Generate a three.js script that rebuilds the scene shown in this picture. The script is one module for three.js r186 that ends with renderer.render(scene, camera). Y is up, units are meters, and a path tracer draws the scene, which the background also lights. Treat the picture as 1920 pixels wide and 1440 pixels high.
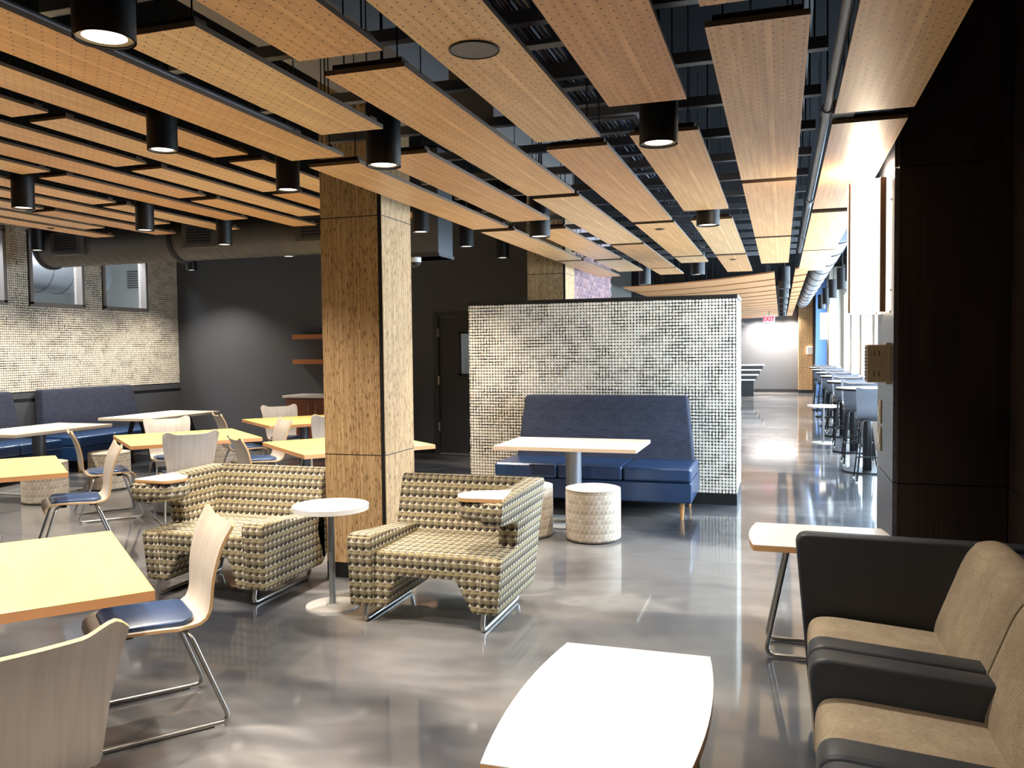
import * as THREE from 'three';
import { RoundedBoxGeometry } from 'three/addons/geometries/RoundedBoxGeometry.js';
import { mergeGeometries, mergeVertices, toCreasedNormals } from 'three/addons/utils/BufferGeometryUtils.js';
import { RectAreaLightUniformsLib } from 'three/addons/lights/RectAreaLightUniformsLib.js';
import { TextGeometry } from 'three/addons/geometries/TextGeometry.js';
import { FontLoader } from 'three/addons/loaders/FontLoader.js';

// ---------------------------------------------------------------- camera, sky, exposure
const scene = new THREE.Scene();
const EYE = 1.6, D2R = Math.PI / 180;
const camera = new THREE.PerspectiveCamera(2 * Math.atan(720 / 1564.9) / D2R, 1920 / 1440, 0.05, 200);
camera.rotation.order = 'YXZ';
camera.position.set(0, EYE, 0);
camera.rotation.set(-2.382 * D2R, 17.885 * D2R, -0.649 * D2R);
scene.add(camera);
scene.background = new THREE.Color(6.4, 7.8, 9.6);            // overcast daylight outside the windows
const renderer = new THREE.WebGLRenderer({ antialias: true });
renderer.toneMapping = THREE.LinearToneMapping;
renderer.toneMappingExposure = 1.0;
renderer.shadowMap.enabled = true;
RectAreaLightUniformsLib.init();
const SPOT = 32, DAY = 12;                                   // candela of a downlight, nits of the window bays
const LAMP_COLOR = new THREE.Color(1.0, 0.915, 0.80), DAY_COLOR = new THREE.Color(0.60, 0.81, 1.0);

// daylight entering through each bay of the window wall (x = 1.55); bays are [zNear, zFar]
const WIN_X = 1.55, BAYS = [...Array.from({ length: 7 }, (_, k) => [-6.0 - 2.55 * k, -8.4 - 2.55 * k]), [-25.4, -28.2]];
for (const [a, b] of BAYS) {
  const l = new THREE.RectAreaLight(DAY_COLOR, DAY, a - b - 0.1, 2.35);
  l.position.set(WIN_X - 0.02, 1.75, (a + b) / 2); l.lookAt(-10, 1.55, (a + b) / 2);
  l.name = 'window_daylight'; scene.add(l);
}

// ---------------------------------------------------------------- random numbers and noise
function rng(seed) { let s = seed >>> 0; return () => { s = (s + 0x6D2B79F5) >>> 0; let t = s; t = Math.imul(t ^ (t >>> 15), t | 1); t ^= t + Math.imul(t ^ (t >>> 7), t | 61); return ((t ^ (t >>> 14)) >>> 0) / 4294967296; }; }
const hash = (x, y, s) => { let h = Math.imul(x, 374761393) + Math.imul(y, 668265263) + Math.imul(s, 974634721); h = Math.imul(h ^ (h >>> 13), 1274126177); return ((h ^ (h >>> 16)) >>> 0) / 4294967296; };
const md = (a, n) => ((a % n) + n) % n;
function vn(x, y, px, py, s) {                                // tileable value noise
  const xi = Math.floor(x), yi = Math.floor(y), fx = x - xi, fy = y - yi, u = fx * fx * (3 - 2 * fx), v = fy * fy * (3 - 2 * fy);
  const a = hash(md(xi, px), md(yi, py), s), b = hash(md(xi + 1, px), md(yi, py), s), c = hash(md(xi, px), md(yi + 1, py), s), d = hash(md(xi + 1, px), md(yi + 1, py), s);
  return a + (b - a) * u + (c - a) * v + (a - b - c + d) * u * v;
}
function fbm(u, v, px, py, oct, s) { let t = 0, a = 0.5, n = 0; for (let o = 0; o < oct; o++) { t += a * vn(u * px, v * py, px, py, s + o); n += a; a *= 0.5; px *= 2; py *= 2; } return t / n; }
const mix = (a, b, t) => a + (b - a) * t, clamp = (x, a = 0, b = 1) => Math.min(b, Math.max(a, x)), sm = (a, b, x) => { const t = clamp((x - a) / (b - a)); return t * t * (3 - 2 * t); };
function makeTex(w, h, fn, srgb = true) {                      // fn(u, v) -> [r, g, b] in 0..255
  const d = new Uint8Array(w * h * 4);
  for (let j = 0; j < h; j++) for (let i = 0; i < w; i++) { const c = fn((i + 0.5) / w, (j + 0.5) / h), k = (j * w + i) * 4; d[k] = clamp(c[0], 0, 255); d[k + 1] = clamp(c[1], 0, 255); d[k + 2] = clamp(c[2], 0, 255); d[k + 3] = 255; }
  const t = new THREE.DataTexture(d, w, h, THREE.RGBAFormat);
  t.wrapS = t.wrapT = THREE.RepeatWrapping; t.magFilter = THREE.LinearFilter; t.minFilter = THREE.LinearMipmapLinearFilter; t.generateMipmaps = true;
  if (srgb) t.colorSpace = THREE.SRGBColorSpace; t.needsUpdate = true; return t;
}
const lerp3 = (a, b, t) => [mix(a[0], b[0], t), mix(a[1], b[1], t), mix(a[2], b[2], t)];
const gray = (g) => [g, g, g];

// ---------------------------------------------------------------- textures (uv are metres; repeat = 1 / size of the tile)
function sized(t, w, h) { t.repeat.set(1 / w, 1 / h); return t; }
const floorMap = sized(makeTex(1024, 1024, (u, v) => {
  const wx = fbm(u, v, 3, 3, 3, 91) * 0.22, wy = fbm(u, v, 3, 3, 3, 95) * 0.22;
  const a = fbm(u + wx, v + wy, 4, 5, 5, 1), b = fbm(u + wy, v - wx, 3, 14, 4, 7), c = fbm(u, v, 40, 90, 2, 17), vein = 1 - Math.abs(fbm(u + wx * 1.6, v + wy * 1.2, 4, 9, 4, 33) - 0.5) * 16;
  let t = clamp(0.5 + (a - 0.5) * 3.0 + (b - 0.5) * 1.7);
  let k = lerp3([36, 38, 45], [112, 110, 108], t);
  k = lerp3(k, [168, 165, 160], clamp(vein) * 0.5 * sm(0.42, 0.62, b));
  const g = (c - 0.5) * 12; return [k[0] + g, k[1] + g, k[2] + g];
}), 6, 6);
const floorRough = sized(makeTex(256, 256, (u, v) => gray(70 + 60 * fbm(u, v, 6, 6, 4, 71)), false), 6, 6);
const BW = 0.305, BL = 1.12;
const bambooMap = sized(makeTex(512, 2048, (u, v) => {
  const strip = Math.floor(u * 14), st = hash(strip, 3, 5), g1 = fbm(u, v, 26, 5, 4, 21), g2 = vn(u * 180, v * 10, 180, 10, 8), blot = fbm(u, v, 5, 3, 3, 44);
  let t = clamp(0.45 + (st - 0.5) * 0.30 + (g1 - 0.5) * 0.75 + (g2 - 0.5) * 0.22 + (blot - 0.5) * 0.4);
  let c = lerp3([184, 140, 94], [234, 196, 146], t);
  const col = u * 10 - 0.5, ci = Math.round(col), rows = 20, off = (ci & 1) ? 0.5 : 0, rr = v * rows - off, ri = Math.round(rr);
  const dx = (col - ci) * BW / 10, dy = (rr - ri) * BL / rows, d = Math.hypot(dx, dy);
  return lerp3([44, 26, 12], c, sm(0.0028, 0.0042, d));
}), BW, BL);
const reedMap = sized(makeTex(512, 1024, (u, v) => {
  const s = Math.floor(u * 100), st = hash(s, 1, 77), g = fbm(u, v, 90, 8, 3, 61), fl = vn(u * 64, v * 44, 64, 44, 63), f2 = hash(s, Math.floor(v * 30 + hash(s, 2, 4) * 30), 9);
  let c = lerp3([154, 120, 80], [208, 176, 130], clamp(0.5 + (st - 0.5) * 0.7 + (g - 0.5) * 0.9));
  const edge = Math.abs(u * 100 - s - 0.5) * 2;
  c = lerp3(c, [118, 82, 44], sm(0.72, 1, edge) * 0.45);
  if (f2 > 0.80) c = lerp3(c, [84, 54, 26], 0.6 * sm(0.35, 0.6, fl)); return c;
}), 0.5, 1.0);
const reedBump = sized(makeTex(256, 256, (u, v) => { const s = u * 70, e = Math.abs(s - Math.floor(s) - 0.5) * 2; return gray(200 - 120 * sm(0.6, 1, e) - 70 * vn(u * 64, v * 40, 64, 40, 63)); }, false), 0.5, 0.5);
const armMap = sized(makeTex(256, 256, (u, v) => {             // scallops over white cusps, two rows of two cells
  const cx = u * 2, cy = v * 2, i = Math.floor(cx), j = Math.floor(cy), x = cx - i, y = cy - j, r = Math.hypot(x - 0.5, y - 0.52);
  if (y > 0.52) return r < 0.49 ? (j ? x > 0.5 ? [116, 106, 82] : [138, 125, 94] : x > 0.5 ? [158, 143, 106] : [174, 158, 116]) : (j ? [160, 150, 128] : [128, 121, 106]);
  if (r < 0.49) return x > 0.5 ? (j ? [40, 33, 26] : [80, 68, 54]) : (j ? [92, 82, 66] : [120, 109, 90]);
  return y < 0.40 ? [214, 205, 184] : (j ? [150, 143, 127] : [166, 158, 139]);
}), 0.096, 0.096);
const ottoMap = sized(makeTex(256, 256, (u, v) => {
  const X = u * 4, Y = v * 4 * 1.0, r = Math.floor(Y), x = X + (r & 1) * 0.5, i = Math.floor(x), fx = x - i - 0.5, fy = Y - r - 0.5;
  const t = hash(md(i, 4), md(r, 4), 3), f = Math.abs(fx) > Math.abs(fy) * 0.9 ? (fx > 0 ? 0.72 : 0.9) : (fy > 0 ? 1.04 : 0.82);
  const line = Math.abs(Math.abs(fx) - Math.abs(fy) * 0.9) < 0.035 || Math.hypot(fx, fy) > 0.62;
  let c = lerp3([172, 157, 138], [208, 196, 178], t); c = c.map((q) => q * mix(1, f, 0.4)); return line ? lerp3(c, [236, 230, 220], 0.6) : c;
}), 0.16, 0.16);
const heather = (a, b, w = 60, h = 60, seed = 5) => makeTex(256, 256, (u, v) => lerp3(a, b, clamp(fbm(u, v, w, h, 2, seed) * 0.75 + fbm(u, v, 6, 5, 3, seed + 9) * 0.5 - 0.12)));
const sofaMap = sized(heather([128, 112, 92], [176, 160, 136], 40, 110), 0.3, 0.3);
const blueMap = sized(heather([28, 32, 46], [58, 63, 82], 8, 90, 15), 0.35, 0.35);
const plyMap = sized(makeTex(256, 512, (u, v) => { const g = fbm(u, v, 40, 3, 4, 13), b = fbm(u, v, 5, 2, 3, 29); return lerp3([192, 178, 162], [216, 204, 190], clamp(g * 0.9 + b * 0.5 - 0.2)).map((q) => q * 0.94); }), 0.5, 0.9);
const ashMap = sized(makeTex(256, 256, (u, v) => { const g = fbm(u, v, 3, 46, 4, 83), b = fbm(u, v, 2, 8, 3, 89); return lerp3([196, 180, 158], [224, 210, 190], clamp(g * 0.9 + b * 0.5 - 0.2)); }), 1.0, 0.6);
const ebonyMap = sized(makeTex(512, 512, (u, v) => { const g = fbm(u, v, 120, 3, 3, 51), b = fbm(u, v, 8, 3, 3, 53); return lerp3([22, 16, 13], [62, 46, 38], clamp(g * 0.9 + b * 0.6 - 0.3)); }), 0.8, 1.6);
const yellowMap = sized(makeTex(256, 256, (u, v) => lerp3([226, 196, 108], [234, 208, 126], fbm(u, v, 4, 30, 4, 101))), 1.2, 1.2);
const steelMap = sized(makeTex(256, 256, (u, v) => lerp3([150, 146, 142], [186, 182, 178], fbm(u, v, 4, 60, 3, 121))), 0.6, 0.6);
const cableMap = null;

// ---------------------------------------------------------------- materials
const M = (o) => new THREE.MeshStandardMaterial(o), MP = (o) => new THREE.MeshPhysicalMaterial(o);
const C = (h) => new THREE.Color(h);
const mat = {
  floor: MP({ map: floorMap, roughnessMap: floorRough, roughness: 1.0, clearcoat: 0.9, clearcoatRoughness: 0.06 }),
  darkWall: M({ color: C('#45464a'), roughness: 0.62 }), blackBase: M({ color: C('#0c0c0d'), roughness: 0.5 }),
  deck: MP({ color: C('#0b0c0e'), roughness: 1, specularIntensity: 0.15 }), grayBoard: M({ color: C('#7a7470'), roughness: 0.8 }),
  bamboo: [M({ map: bambooMap, roughness: 0.42 }), M({ map: bambooMap, roughness: 0.42, color: C('#f3e2d2') }), M({ map: bambooMap, roughness: 0.40, color: C('#fff4e4') })],
  bambooEdge: M({ color: C('#5d4630'), roughness: 0.7 }), batten: M({ color: C('#4a3222'), roughness: 0.8 }), slat: M({ map: bambooMap.clone(), roughness: 0.4, color: C('#f5e6d4') }),
  rod: M({ color: C('#26272a'), roughness: 0.5, metalness: 0.6 }), strut: M({ color: C('#85868a'), roughness: 0.45, metalness: 0.7 }), conduit: M({ color: C('#8f9298'), roughness: 0.42, metalness: 0.5 }),
  reed: M({ map: reedMap, bumpMap: reedBump, bumpScale: 0.0015, roughness: 0.75 }),
  lampBody: M({ color: C('#0b0b0c'), roughness: 0.45 }), lampTrim: M({ color: C('#c9b79a'), roughness: 0.35 }),
  lens: M({ color: C('#ffffff'), emissive: C('#fff3e0'), emissiveIntensity: 3.2 }),
  mosaicBack: M({ color: C('#1f150e'), roughness: 0.9 }), mosaic: M({ color: C('#ffffff'), roughness: 0.7 }),
  yellow: M({ map: yellowMap, roughness: 0.38 }), yellowEdge: M({ color: C('#d59a68'), roughness: 0.5 }),
  ash: M({ map: ashMap, roughness: 0.42 }), ashEdge: M({ color: C('#c9b59c'), roughness: 0.5 }),
  post: M({ color: C('#55565a'), roughness: 0.4, metalness: 0.35 }), postGray: M({ color: C('#8d8f93'), roughness: 0.38, metalness: 0.5 }), baseGray: M({ color: C('#b7b4ae'), roughness: 0.4, metalness: 0.3 }),
  ply: M({ map: plyMap, roughness: 0.45 }), plyEdge: M({ color: C('#cfa877'), roughness: 0.55 }),
  pad: MP({ color: C('#2b4266'), roughness: 0.32, clearcoat: 0.25, clearcoatRoughness: 0.3 }),
  chrome: M({ color: C('#b3b0aa'), roughness: 0.28, metalness: 0.9 }), glide: M({ color: C('#d8d6d0'), roughness: 0.5 }),
  arm: M({ map: armMap, roughness: 0.85 }), white: M({ color: C('#eeebe6'), roughness: 0.35 }), whiteEdge: M({ color: C('#c99a68'), roughness: 0.5 }), whitePlain: M({ color: C('#e6e3de'), roughness: 0.4 }),
  otto: M({ map: ottoMap, roughness: 0.85 }), blueFabric: M({ map: blueMap, roughness: 0.9 }), blueVinyl: MP({ color: C('#1c3558'), roughness: 0.30, clearcoat: 0.35, clearcoatRoughness: 0.25 }),
  oakLeg: M({ color: C('#c2925a'), roughness: 0.5 }), charcoal: MP({ color: C('#30343a'), roughness: 0.5 }), sofa: M({ map: sofaMap, roughness: 0.92 }),
  ebony: M({ map: ebonyMap, roughness: 0.5 }), steel: M({ map: steelMap, color: C('#9a9aa6'), roughness: 0.38, metalness: 0.55 }),
  duct: M({ color: C('#4d4a48'), roughness: 0.5, metalness: 0.35 }), ductSeam: M({ color: C('#34343a'), roughness: 0.6 }), silver: M({ color: C('#a8adb4'), roughness: 0.35, metalness: 0.7 }), grille: M({ color: C('#141416'), roughness: 0.7 }),
  frameGray: M({ color: C('#7d7672'), roughness: 0.5 }), glass: MP({ color: C('#ffffff'), transmission: 1, thickness: 0, roughness: 0.02, ior: 1.45 }),
  beigeWall: M({ color: C('#dcd3c2'), roughness: 0.8 }), blueWall: M({ color: C('#5f7fae'), roughness: 0.8 }), whiteWall: M({ color: C('#e4e6e4'), roughness: 0.85 }), olive: M({ color: C('#2f2c23'), roughness: 0.9 }),
  brick: [M({ color: C('#7d5f60'), roughness: 0.9 }), M({ color: C('#8d6d6b'), roughness: 0.9 }), M({ color: C('#745a5f'), roughness: 0.9 })], mortar: M({ color: C('#a5979a'), roughness: 0.95 }),
  shelf: M({ color: C('#b06a34'), roughness: 0.5 }), cabinet: M({ color: C('#7c4423'), roughness: 0.5 }), counter: M({ color: C('#d8d0c6'), roughness: 0.4 }),
  sconce: M({ color: C('#ffffff'), emissive: C('#fff1dc'), emissiveIntensity: 2.6, roughness: 0.6 }), bronze: M({ color: C('#a58d78'), roughness: 0.4, metalness: 0.4 }),
  beigeBox: M({ color: C('#a8987c'), roughness: 0.5 }), slot: M({ color: C('#3a342a'), roughness: 0.8 }), doorDark: M({ color: C('#2a2a2c'), roughness: 0.5 }),
  exitRed: M({ color: C('#d81430'), emissive: C('#ff1030'), emissiveIntensity: 0.9 }), exitFace: M({ color: C('#b9a3a0'), roughness: 0.6 }),
  stoolShell: M({ color: C('#55565c'), roughness: 0.30, metalness: 0.25 }), stoolPad: M({ color: C('#cdbf7e'), roughness: 0.6 }), blackMetal: M({ color: C('#16171a'), roughness: 0.4, metalness: 0.4 }),
  cables: ['#6d3440', '#8d93a0', '#2b3a5e', '#9aa0aa', '#3b2230', '#4a5f8c'].map((h) => M({ color: C(h), roughness: 0.7 })), camWhite: M({ color: C('#cfd0d2'), roughness: 0.4 }), speaker: M({ color: C('#6e6a68'), roughness: 0.8 }),
};

// ---------------------------------------------------------------- builders
const names = new Map();
function numbered(n) { const k = names.get(n) || 0; names.set(n, k + 1); return k ? `${n}_${String(k).padStart(3, '0')}` : n; }
function shade(o) { o.traverse((m) => { if (m.isMesh) { m.castShadow = true; m.receiveShadow = true; } }); return o; }
function thing(name, label, category, [x, y, z] = [0, 0, 0], turn = 0, group) {
  const o = new THREE.Group(); o.name = numbered(name); o.position.set(x, y, z); o.rotation.y = turn; o.userData = { label, category }; if (group) o.userData.group = group; scene.add(o); return o;
}
function part(parent, name, geo, material) { const m = new THREE.Mesh(geo, material); m.name = name; m.castShadow = m.receiveShadow = true; parent.add(m); return m; }
function single(name, label, category, geo, material, pos = [0, 0, 0], group) { const m = new THREE.Mesh(geo, material); m.name = numbered(name); m.castShadow = m.receiveShadow = true; m.position.set(...pos); m.userData = { label, category }; if (group) m.userData.group = group; scene.add(m); return m; }
function struct(name, geo, material) { const m = new THREE.Mesh(geo, material); m.name = name; m.castShadow = m.receiveShadow = true; m.userData = { kind: 'structure' }; scene.add(m); return m; }
function copyOf(o, [x, y, z], turn, label, group) { const c = o.clone(); c.name = numbered(o.name.replace(/_\d{3}$/, '')); c.userData = { ...o.userData }; c.position.set(x, y, z); c.rotation.y = turn; if (label) c.userData.label = label; if (group) c.userData.group = group; scene.add(c); return c; }
const tr = (g, x, y, z) => g.translate(x, y, z);
function boxUV(g) {                                            // uv in metres, by the way each face points
  g = g.index ? g.toNonIndexed() : g; const p = g.attributes.position, uv = new Float32Array(p.count * 2), a = new THREE.Vector3(), b = new THREE.Vector3(), c = new THREE.Vector3(), n = new THREE.Vector3();
  for (let i = 0; i < p.count; i += 3) {
    a.fromBufferAttribute(p, i); b.fromBufferAttribute(p, i + 1); c.fromBufferAttribute(p, i + 2); n.copy(b).sub(a).cross(c.clone().sub(a)); const x = Math.abs(n.x), y = Math.abs(n.y), z = Math.abs(n.z);
    [a, b, c].forEach((q, k) => { const [u, v] = y >= x && y >= z ? [q.x, -q.z] : x >= z ? [-q.z * Math.sign(n.x || 1), q.y] : [q.x * Math.sign(n.z || 1), q.y]; uv[(i + k) * 2] = u; uv[(i + k) * 2 + 1] = v; });
  }
  g.setAttribute('uv', new THREE.BufferAttribute(uv, 2)); return g;
}
const box = (x0, x1, y0, y1, z0, z1) => boxUV(tr(new THREE.BoxGeometry(Math.abs(x1 - x0), Math.abs(y1 - y0), Math.abs(z1 - z0)), (x0 + x1) / 2, (y0 + y1) / 2, (z0 + z1) / 2));
const rbox = (x0, x1, y0, y1, z0, z1, r = 0.02, s = 3) => boxUV(tr(new RoundedBoxGeometry(Math.abs(x1 - x0), Math.abs(y1 - y0), Math.abs(z1 - z0), s, Math.min(r, Math.abs(x1 - x0) / 2.01, Math.abs(y1 - y0) / 2.01, Math.abs(z1 - z0) / 2.01)), (x0 + x1) / 2, (y0 + y1) / 2, (z0 + z1) / 2));
const cyl = (r0, r1, y0, y1, seg = 24, open = false) => tr(new THREE.CylinderGeometry(r1, r0, y1 - y0, seg, 1, open), 0, (y0 + y1) / 2, 0);
const V = (x, y, z) => new THREE.Vector3(x, y, z);
function tube(points, r, bend = 0.04, seg = 8, per = 5) {      // a bent pipe: straight runs joined by rounded corners
  const p = points.map((q) => V(...q)), path = new THREE.CurvePath(); let from = p[0];
  for (let i = 1; i < p.length - 1; i++) {
    const k = Math.min(bend, p[i].distanceTo(p[i - 1]) * 0.45, p[i].distanceTo(p[i + 1]) * 0.45), a = p[i].clone().lerp(p[i - 1], k / p[i].distanceTo(p[i - 1])), b = p[i].clone().lerp(p[i + 1], k / p[i].distanceTo(p[i + 1]));
    path.add(new THREE.LineCurve3(from, a)); path.add(new THREE.QuadraticBezierCurve3(a, p[i], b)); from = b;
  }
  path.add(new THREE.LineCurve3(from, p[p.length - 1]));
  const pts = []; path.curves.forEach((c, i) => { const n = c.isLineCurve3 ? 1 : per; for (let k = 0; k < n; k++) pts.push(c.getPoint(k / n)); }); pts.push(p[p.length - 1]);
  const clean = pts.filter((q, i) => !i || q.distanceTo(pts[i - 1]) > 1e-5), rings = []; let up = null;
  const pos = [], nor = [], idx = []; let N = null;
  clean.forEach((q, i) => {
    const t = (clean[i + 1] || q).clone().sub(clean[i - 1] || q).normalize();
    if (!N) { N = Math.abs(t.y) < 0.9 ? V(0, 1, 0) : V(1, 0, 0); } N.sub(t.clone().multiplyScalar(N.dot(t))).normalize(); const B = t.clone().cross(N);
    for (let k = 0; k < seg; k++) { const a = k / seg * Math.PI * 2, d = N.clone().multiplyScalar(Math.cos(a)).add(B.clone().multiplyScalar(Math.sin(a))); pos.push(q.x + d.x * r, q.y + d.y * r, q.z + d.z * r); nor.push(d.x, d.y, d.z); }
  });
  for (let i = 0; i < clean.length - 1; i++) for (let k = 0; k < seg; k++) { const a = i * seg + k, b = i * seg + (k + 1) % seg; idx.push(a, b, a + seg, b, b + seg, a + seg); }
  const cap = (s, flip) => { for (let k = 1; k < seg - 1; k++) flip ? idx.push(s, s + k + 1, s + k) : idx.push(s, s + k, s + k + 1); }; cap(0, true); cap((clean.length - 1) * seg, false);
  const g = new THREE.BufferGeometry(); g.setAttribute('position', new THREE.Float32BufferAttribute(pos, 3)); g.setAttribute('normal', new THREE.Float32BufferAttribute(nor, 3)); g.setAttribute('uv', new THREE.Float32BufferAttribute(new Float32Array(pos.length / 3 * 2), 2)); g.setIndex(idx); return g;
}
function prism(pts, depth, bevel = 0.012, seg = 2) {           // outline in x, y; runs along z from 0 to depth
  const s = new THREE.Shape(pts.map(([x, y]) => new THREE.Vector2(x, y)));
  const g = new THREE.ExtrudeGeometry(s, { depth: depth - 2 * bevel, bevelEnabled: bevel > 0, bevelThickness: bevel, bevelSize: bevel, bevelOffset: -bevel, bevelSegments: seg, curveSegments: 12 });
  return tr(g, 0, 0, bevel);
}
function roundPts(pts, r, n = 5) {                             // outline with rounded corners; r one number or one per corner
  const out = [], L = pts.length;
  pts.forEach((p, i) => { const k = Array.isArray(r) ? r[i] : r, a = pts[(i + L - 1) % L], b = pts[(i + 1) % L]; if (!k) { out.push(p); return; }
    const da = Math.hypot(a[0] - p[0], a[1] - p[1]), db = Math.hypot(b[0] - p[0], b[1] - p[1]), ka = Math.min(k, da * 0.48) / da, kb = Math.min(k, db * 0.48) / db;
    const A = [mix(p[0], a[0], ka), mix(p[1], a[1], ka)], B = [mix(p[0], b[0], kb), mix(p[1], b[1], kb)];
    for (let t = 0; t <= n; t++) { const q = t / n; out.push([(1 - q) * (1 - q) * A[0] + 2 * q * (1 - q) * p[0] + q * q * B[0], (1 - q) * (1 - q) * A[1] + 2 * q * (1 - q) * p[1] + q * q * B[1]]); } });
  return out;
}
const soft = (g, a = 0.7) => toCreasedNormals(g, a);
const flatTop = (pts, y0, y1, bevel = 0.003) => boxUV(prism(pts, y1 - y0, bevel).rotateX(Math.PI / 2).translate(0, y1, 0));   // outline in x, z -> slab
const merge = (l) => mergeGeometries(l.map((g) => { g = g.index ? g.toNonIndexed() : g; for (const k of Object.keys(g.attributes)) if (!['position', 'normal', 'uv'].includes(k)) g.deleteAttribute(k); return g; }));

// ================================================================ THE SETTING
const DECK = 3.7, XL = -9.87, ZB = -11.92;
struct('floor', box(-14, 3.2, -0.12, 0, -31, 4.2), mat.floor);
struct('ceiling', box(-14, 3.2, DECK, DECK + 0.12, -31, 4.2), mat.deck);
struct('wall_front', box(-14, 1.3, 0, DECK, 4.0, 4.2), mat.darkWall);
struct('wall_far', box(-6, 2, 0, DECK, -30.7, -30.5), mat.darkWall);
struct('baseboard_far', box(-5.2, 1.0, 0, 0.11, -30.5, -30.48), mat.blackBase);
// left wall: piers between clerestory windows, dark wainscot, mosaic above
const LW = [[-5.01, -5.96], [-6.33, -7.28], [-7.65, -8.60], [-8.96, -9.91], [-10.27, -11.22]], SILL = 2.3, HEAD = 3.28;
{
  const parts = [box(XL - 0.16, XL, 0, SILL, 4.0, ZB), box(XL - 0.16, XL, HEAD, DECK, 4.0, ZB)]; let z = 4.0;
  for (const [a, b] of LW) { parts.push(box(XL - 0.16, XL, SILL, HEAD, z, a)); z = b; } parts.push(box(XL - 0.16, XL, SILL, HEAD, z, ZB));
  const w = struct('wall_left', merge(parts), mat.mosaicBack);
  part(w, 'wainscot', box(XL, XL + 0.012, 0, 1.08, 4.0, ZB), mat.darkWall);
  part(w, 'rail', box(XL, XL + 0.03, 0.985, 1.0, 4.0, ZB), mat.blackBase);
  LW.forEach(([a, b], i) => {
    const f = struct(`window_${i + 1}`, merge([box(XL - 0.13, XL + 0.02, SILL - 0.03, SILL + 0.03, a, b), box(XL - 0.13, XL + 0.02, HEAD - 0.03, HEAD + 0.03, a, b), box(XL - 0.13, XL + 0.02, SILL, HEAD, a, a - 0.05), box(XL - 0.13, XL + 0.02, SILL, HEAD, b + 0.05, b)]), mat.frameGray);
    part(f, 'pane', new THREE.PlaneGeometry(a - b - 0.1, HEAD - SILL - 0.06).rotateY(Math.PI / 2).translate(XL - 0.09, (SILL + HEAD) / 2, (a + b) / 2), mat.glass);
  });
}
// back wall with the door opening
const DX0 = -5.05, DX1 = -4.1, DH = 2.13;
struct('wall_back', merge([box(XL - 0.16, DX0, 0, DECK, ZB, ZB - 0.16), box(DX1, -2.8, 0, DECK, ZB, ZB - 0.16), box(DX0, DX1, DH, DECK, ZB, ZB - 0.16)]), mat.darkWall);
struct('baseboard_back', merge([box(XL, -7.45, 0, 0.1, ZB, ZB + 0.015), box(-5.9, DX0 - 0.07, 0, 0.1, ZB, ZB + 0.015)]), mat.blackBase);
{
  const d = struct('door_1', merge([box(DX0 - 0.06, DX0 + 0.02, 0, DH + 0.06, ZB + 0.02, ZB - 0.12), box(DX1 - 0.02, DX1 + 0.06, 0, DH + 0.06, ZB + 0.02, ZB - 0.12), box(DX0, DX1, DH - 0.02, DH + 0.06, ZB + 0.02, ZB - 0.12)]), mat.doorDark);
  part(d, 'door_leaf', merge([box(DX0 + 0.025, -4.68, 0.012, DH - 0.025, ZB - 0.02, ZB - 0.065), box(-4.42, DX1 - 0.025, 0.012, DH - 0.025, ZB - 0.02, ZB - 0.065), box(-4.68, -4.42, 0.012, 1.22, ZB - 0.02, ZB - 0.065), box(-4.68, -4.42, 1.86, DH - 0.025, ZB - 0.02, ZB - 0.065)]), mat.doorDark);
  part(d, 'glazing_bead', merge([box(-4.70, -4.67, 1.2, 1.88, ZB - 0.012, ZB - 0.03), box(-4.43, -4.40, 1.2, 1.88, ZB - 0.012, ZB - 0.03), box(-4.70, -4.40, 1.2, 1.235, ZB - 0.012, ZB - 0.03), box(-4.70, -4.40, 1.845, 1.88, ZB - 0.012, ZB - 0.03)]), mat.blackBase);
  part(d, 'pane', new THREE.PlaneGeometry(0.26, 0.64).translate(-4.55, 1.54, ZB - 0.04), mat.glass);
  for (const y of [0.35, 1.07, 1.8]) part(d, 'hinge', box(DX0 + 0.012, DX0 + 0.032, y, y + 0.13, ZB - 0.005, ZB + 0.025), mat.chrome);
  part(d, 'threshold', box(DX0, DX1, 0, 0.012, ZB + 0.01, ZB - 0.12), mat.chrome);
}
// the lit room behind the door
struct('wall_service', merge([box(-5.6, -2.9, 0, 2.7, -14.6, -14.7), box(-5.7, -5.6, 0, 2.7, ZB - 0.16, -14.7), box(-2.9, -2.8, 0, 2.7, ZB - 0.16, -14.7), box(-5.7, -2.8, 2.7, 2.8, ZB - 0.16, -14.7)]), mat.whiteWall);
{
  const t = thing('ceiling_light', 'flat ceiling light in the room behind the dark door', 'ceiling light', [-4.6, 2.64, -13.4]);
  part(t, 'tray', box(-0.5, 0.5, 0.03, 0.06, -0.15, 0.15), mat.whitePlain); part(t, 'diffuser', box(-0.48, 0.48, 0.005, 0.03, -0.13, 0.13), mat.lens);
  const l = new THREE.RectAreaLight(new THREE.Color(0.8, 0.92, 1), 7, 0.9, 0.24); l.position.set(0, -0.005, 0); l.rotation.x = -Math.PI / 2; t.add(l);
  const s = thing('service_rack', 'dark rack seen through the door window', 'rack', [-4.55, 0, -13.9]);
  part(s, 'cabinet_body', box(-0.3, 0.3, 0, 1.34, -0.25, 0.25), mat.grille); part(s, 'cable_loop', new THREE.TorusGeometry(0.12, 0.014, 8, 20, Math.PI).translate(0, 1.34, 0.1), mat.blackMetal);
}
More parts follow.
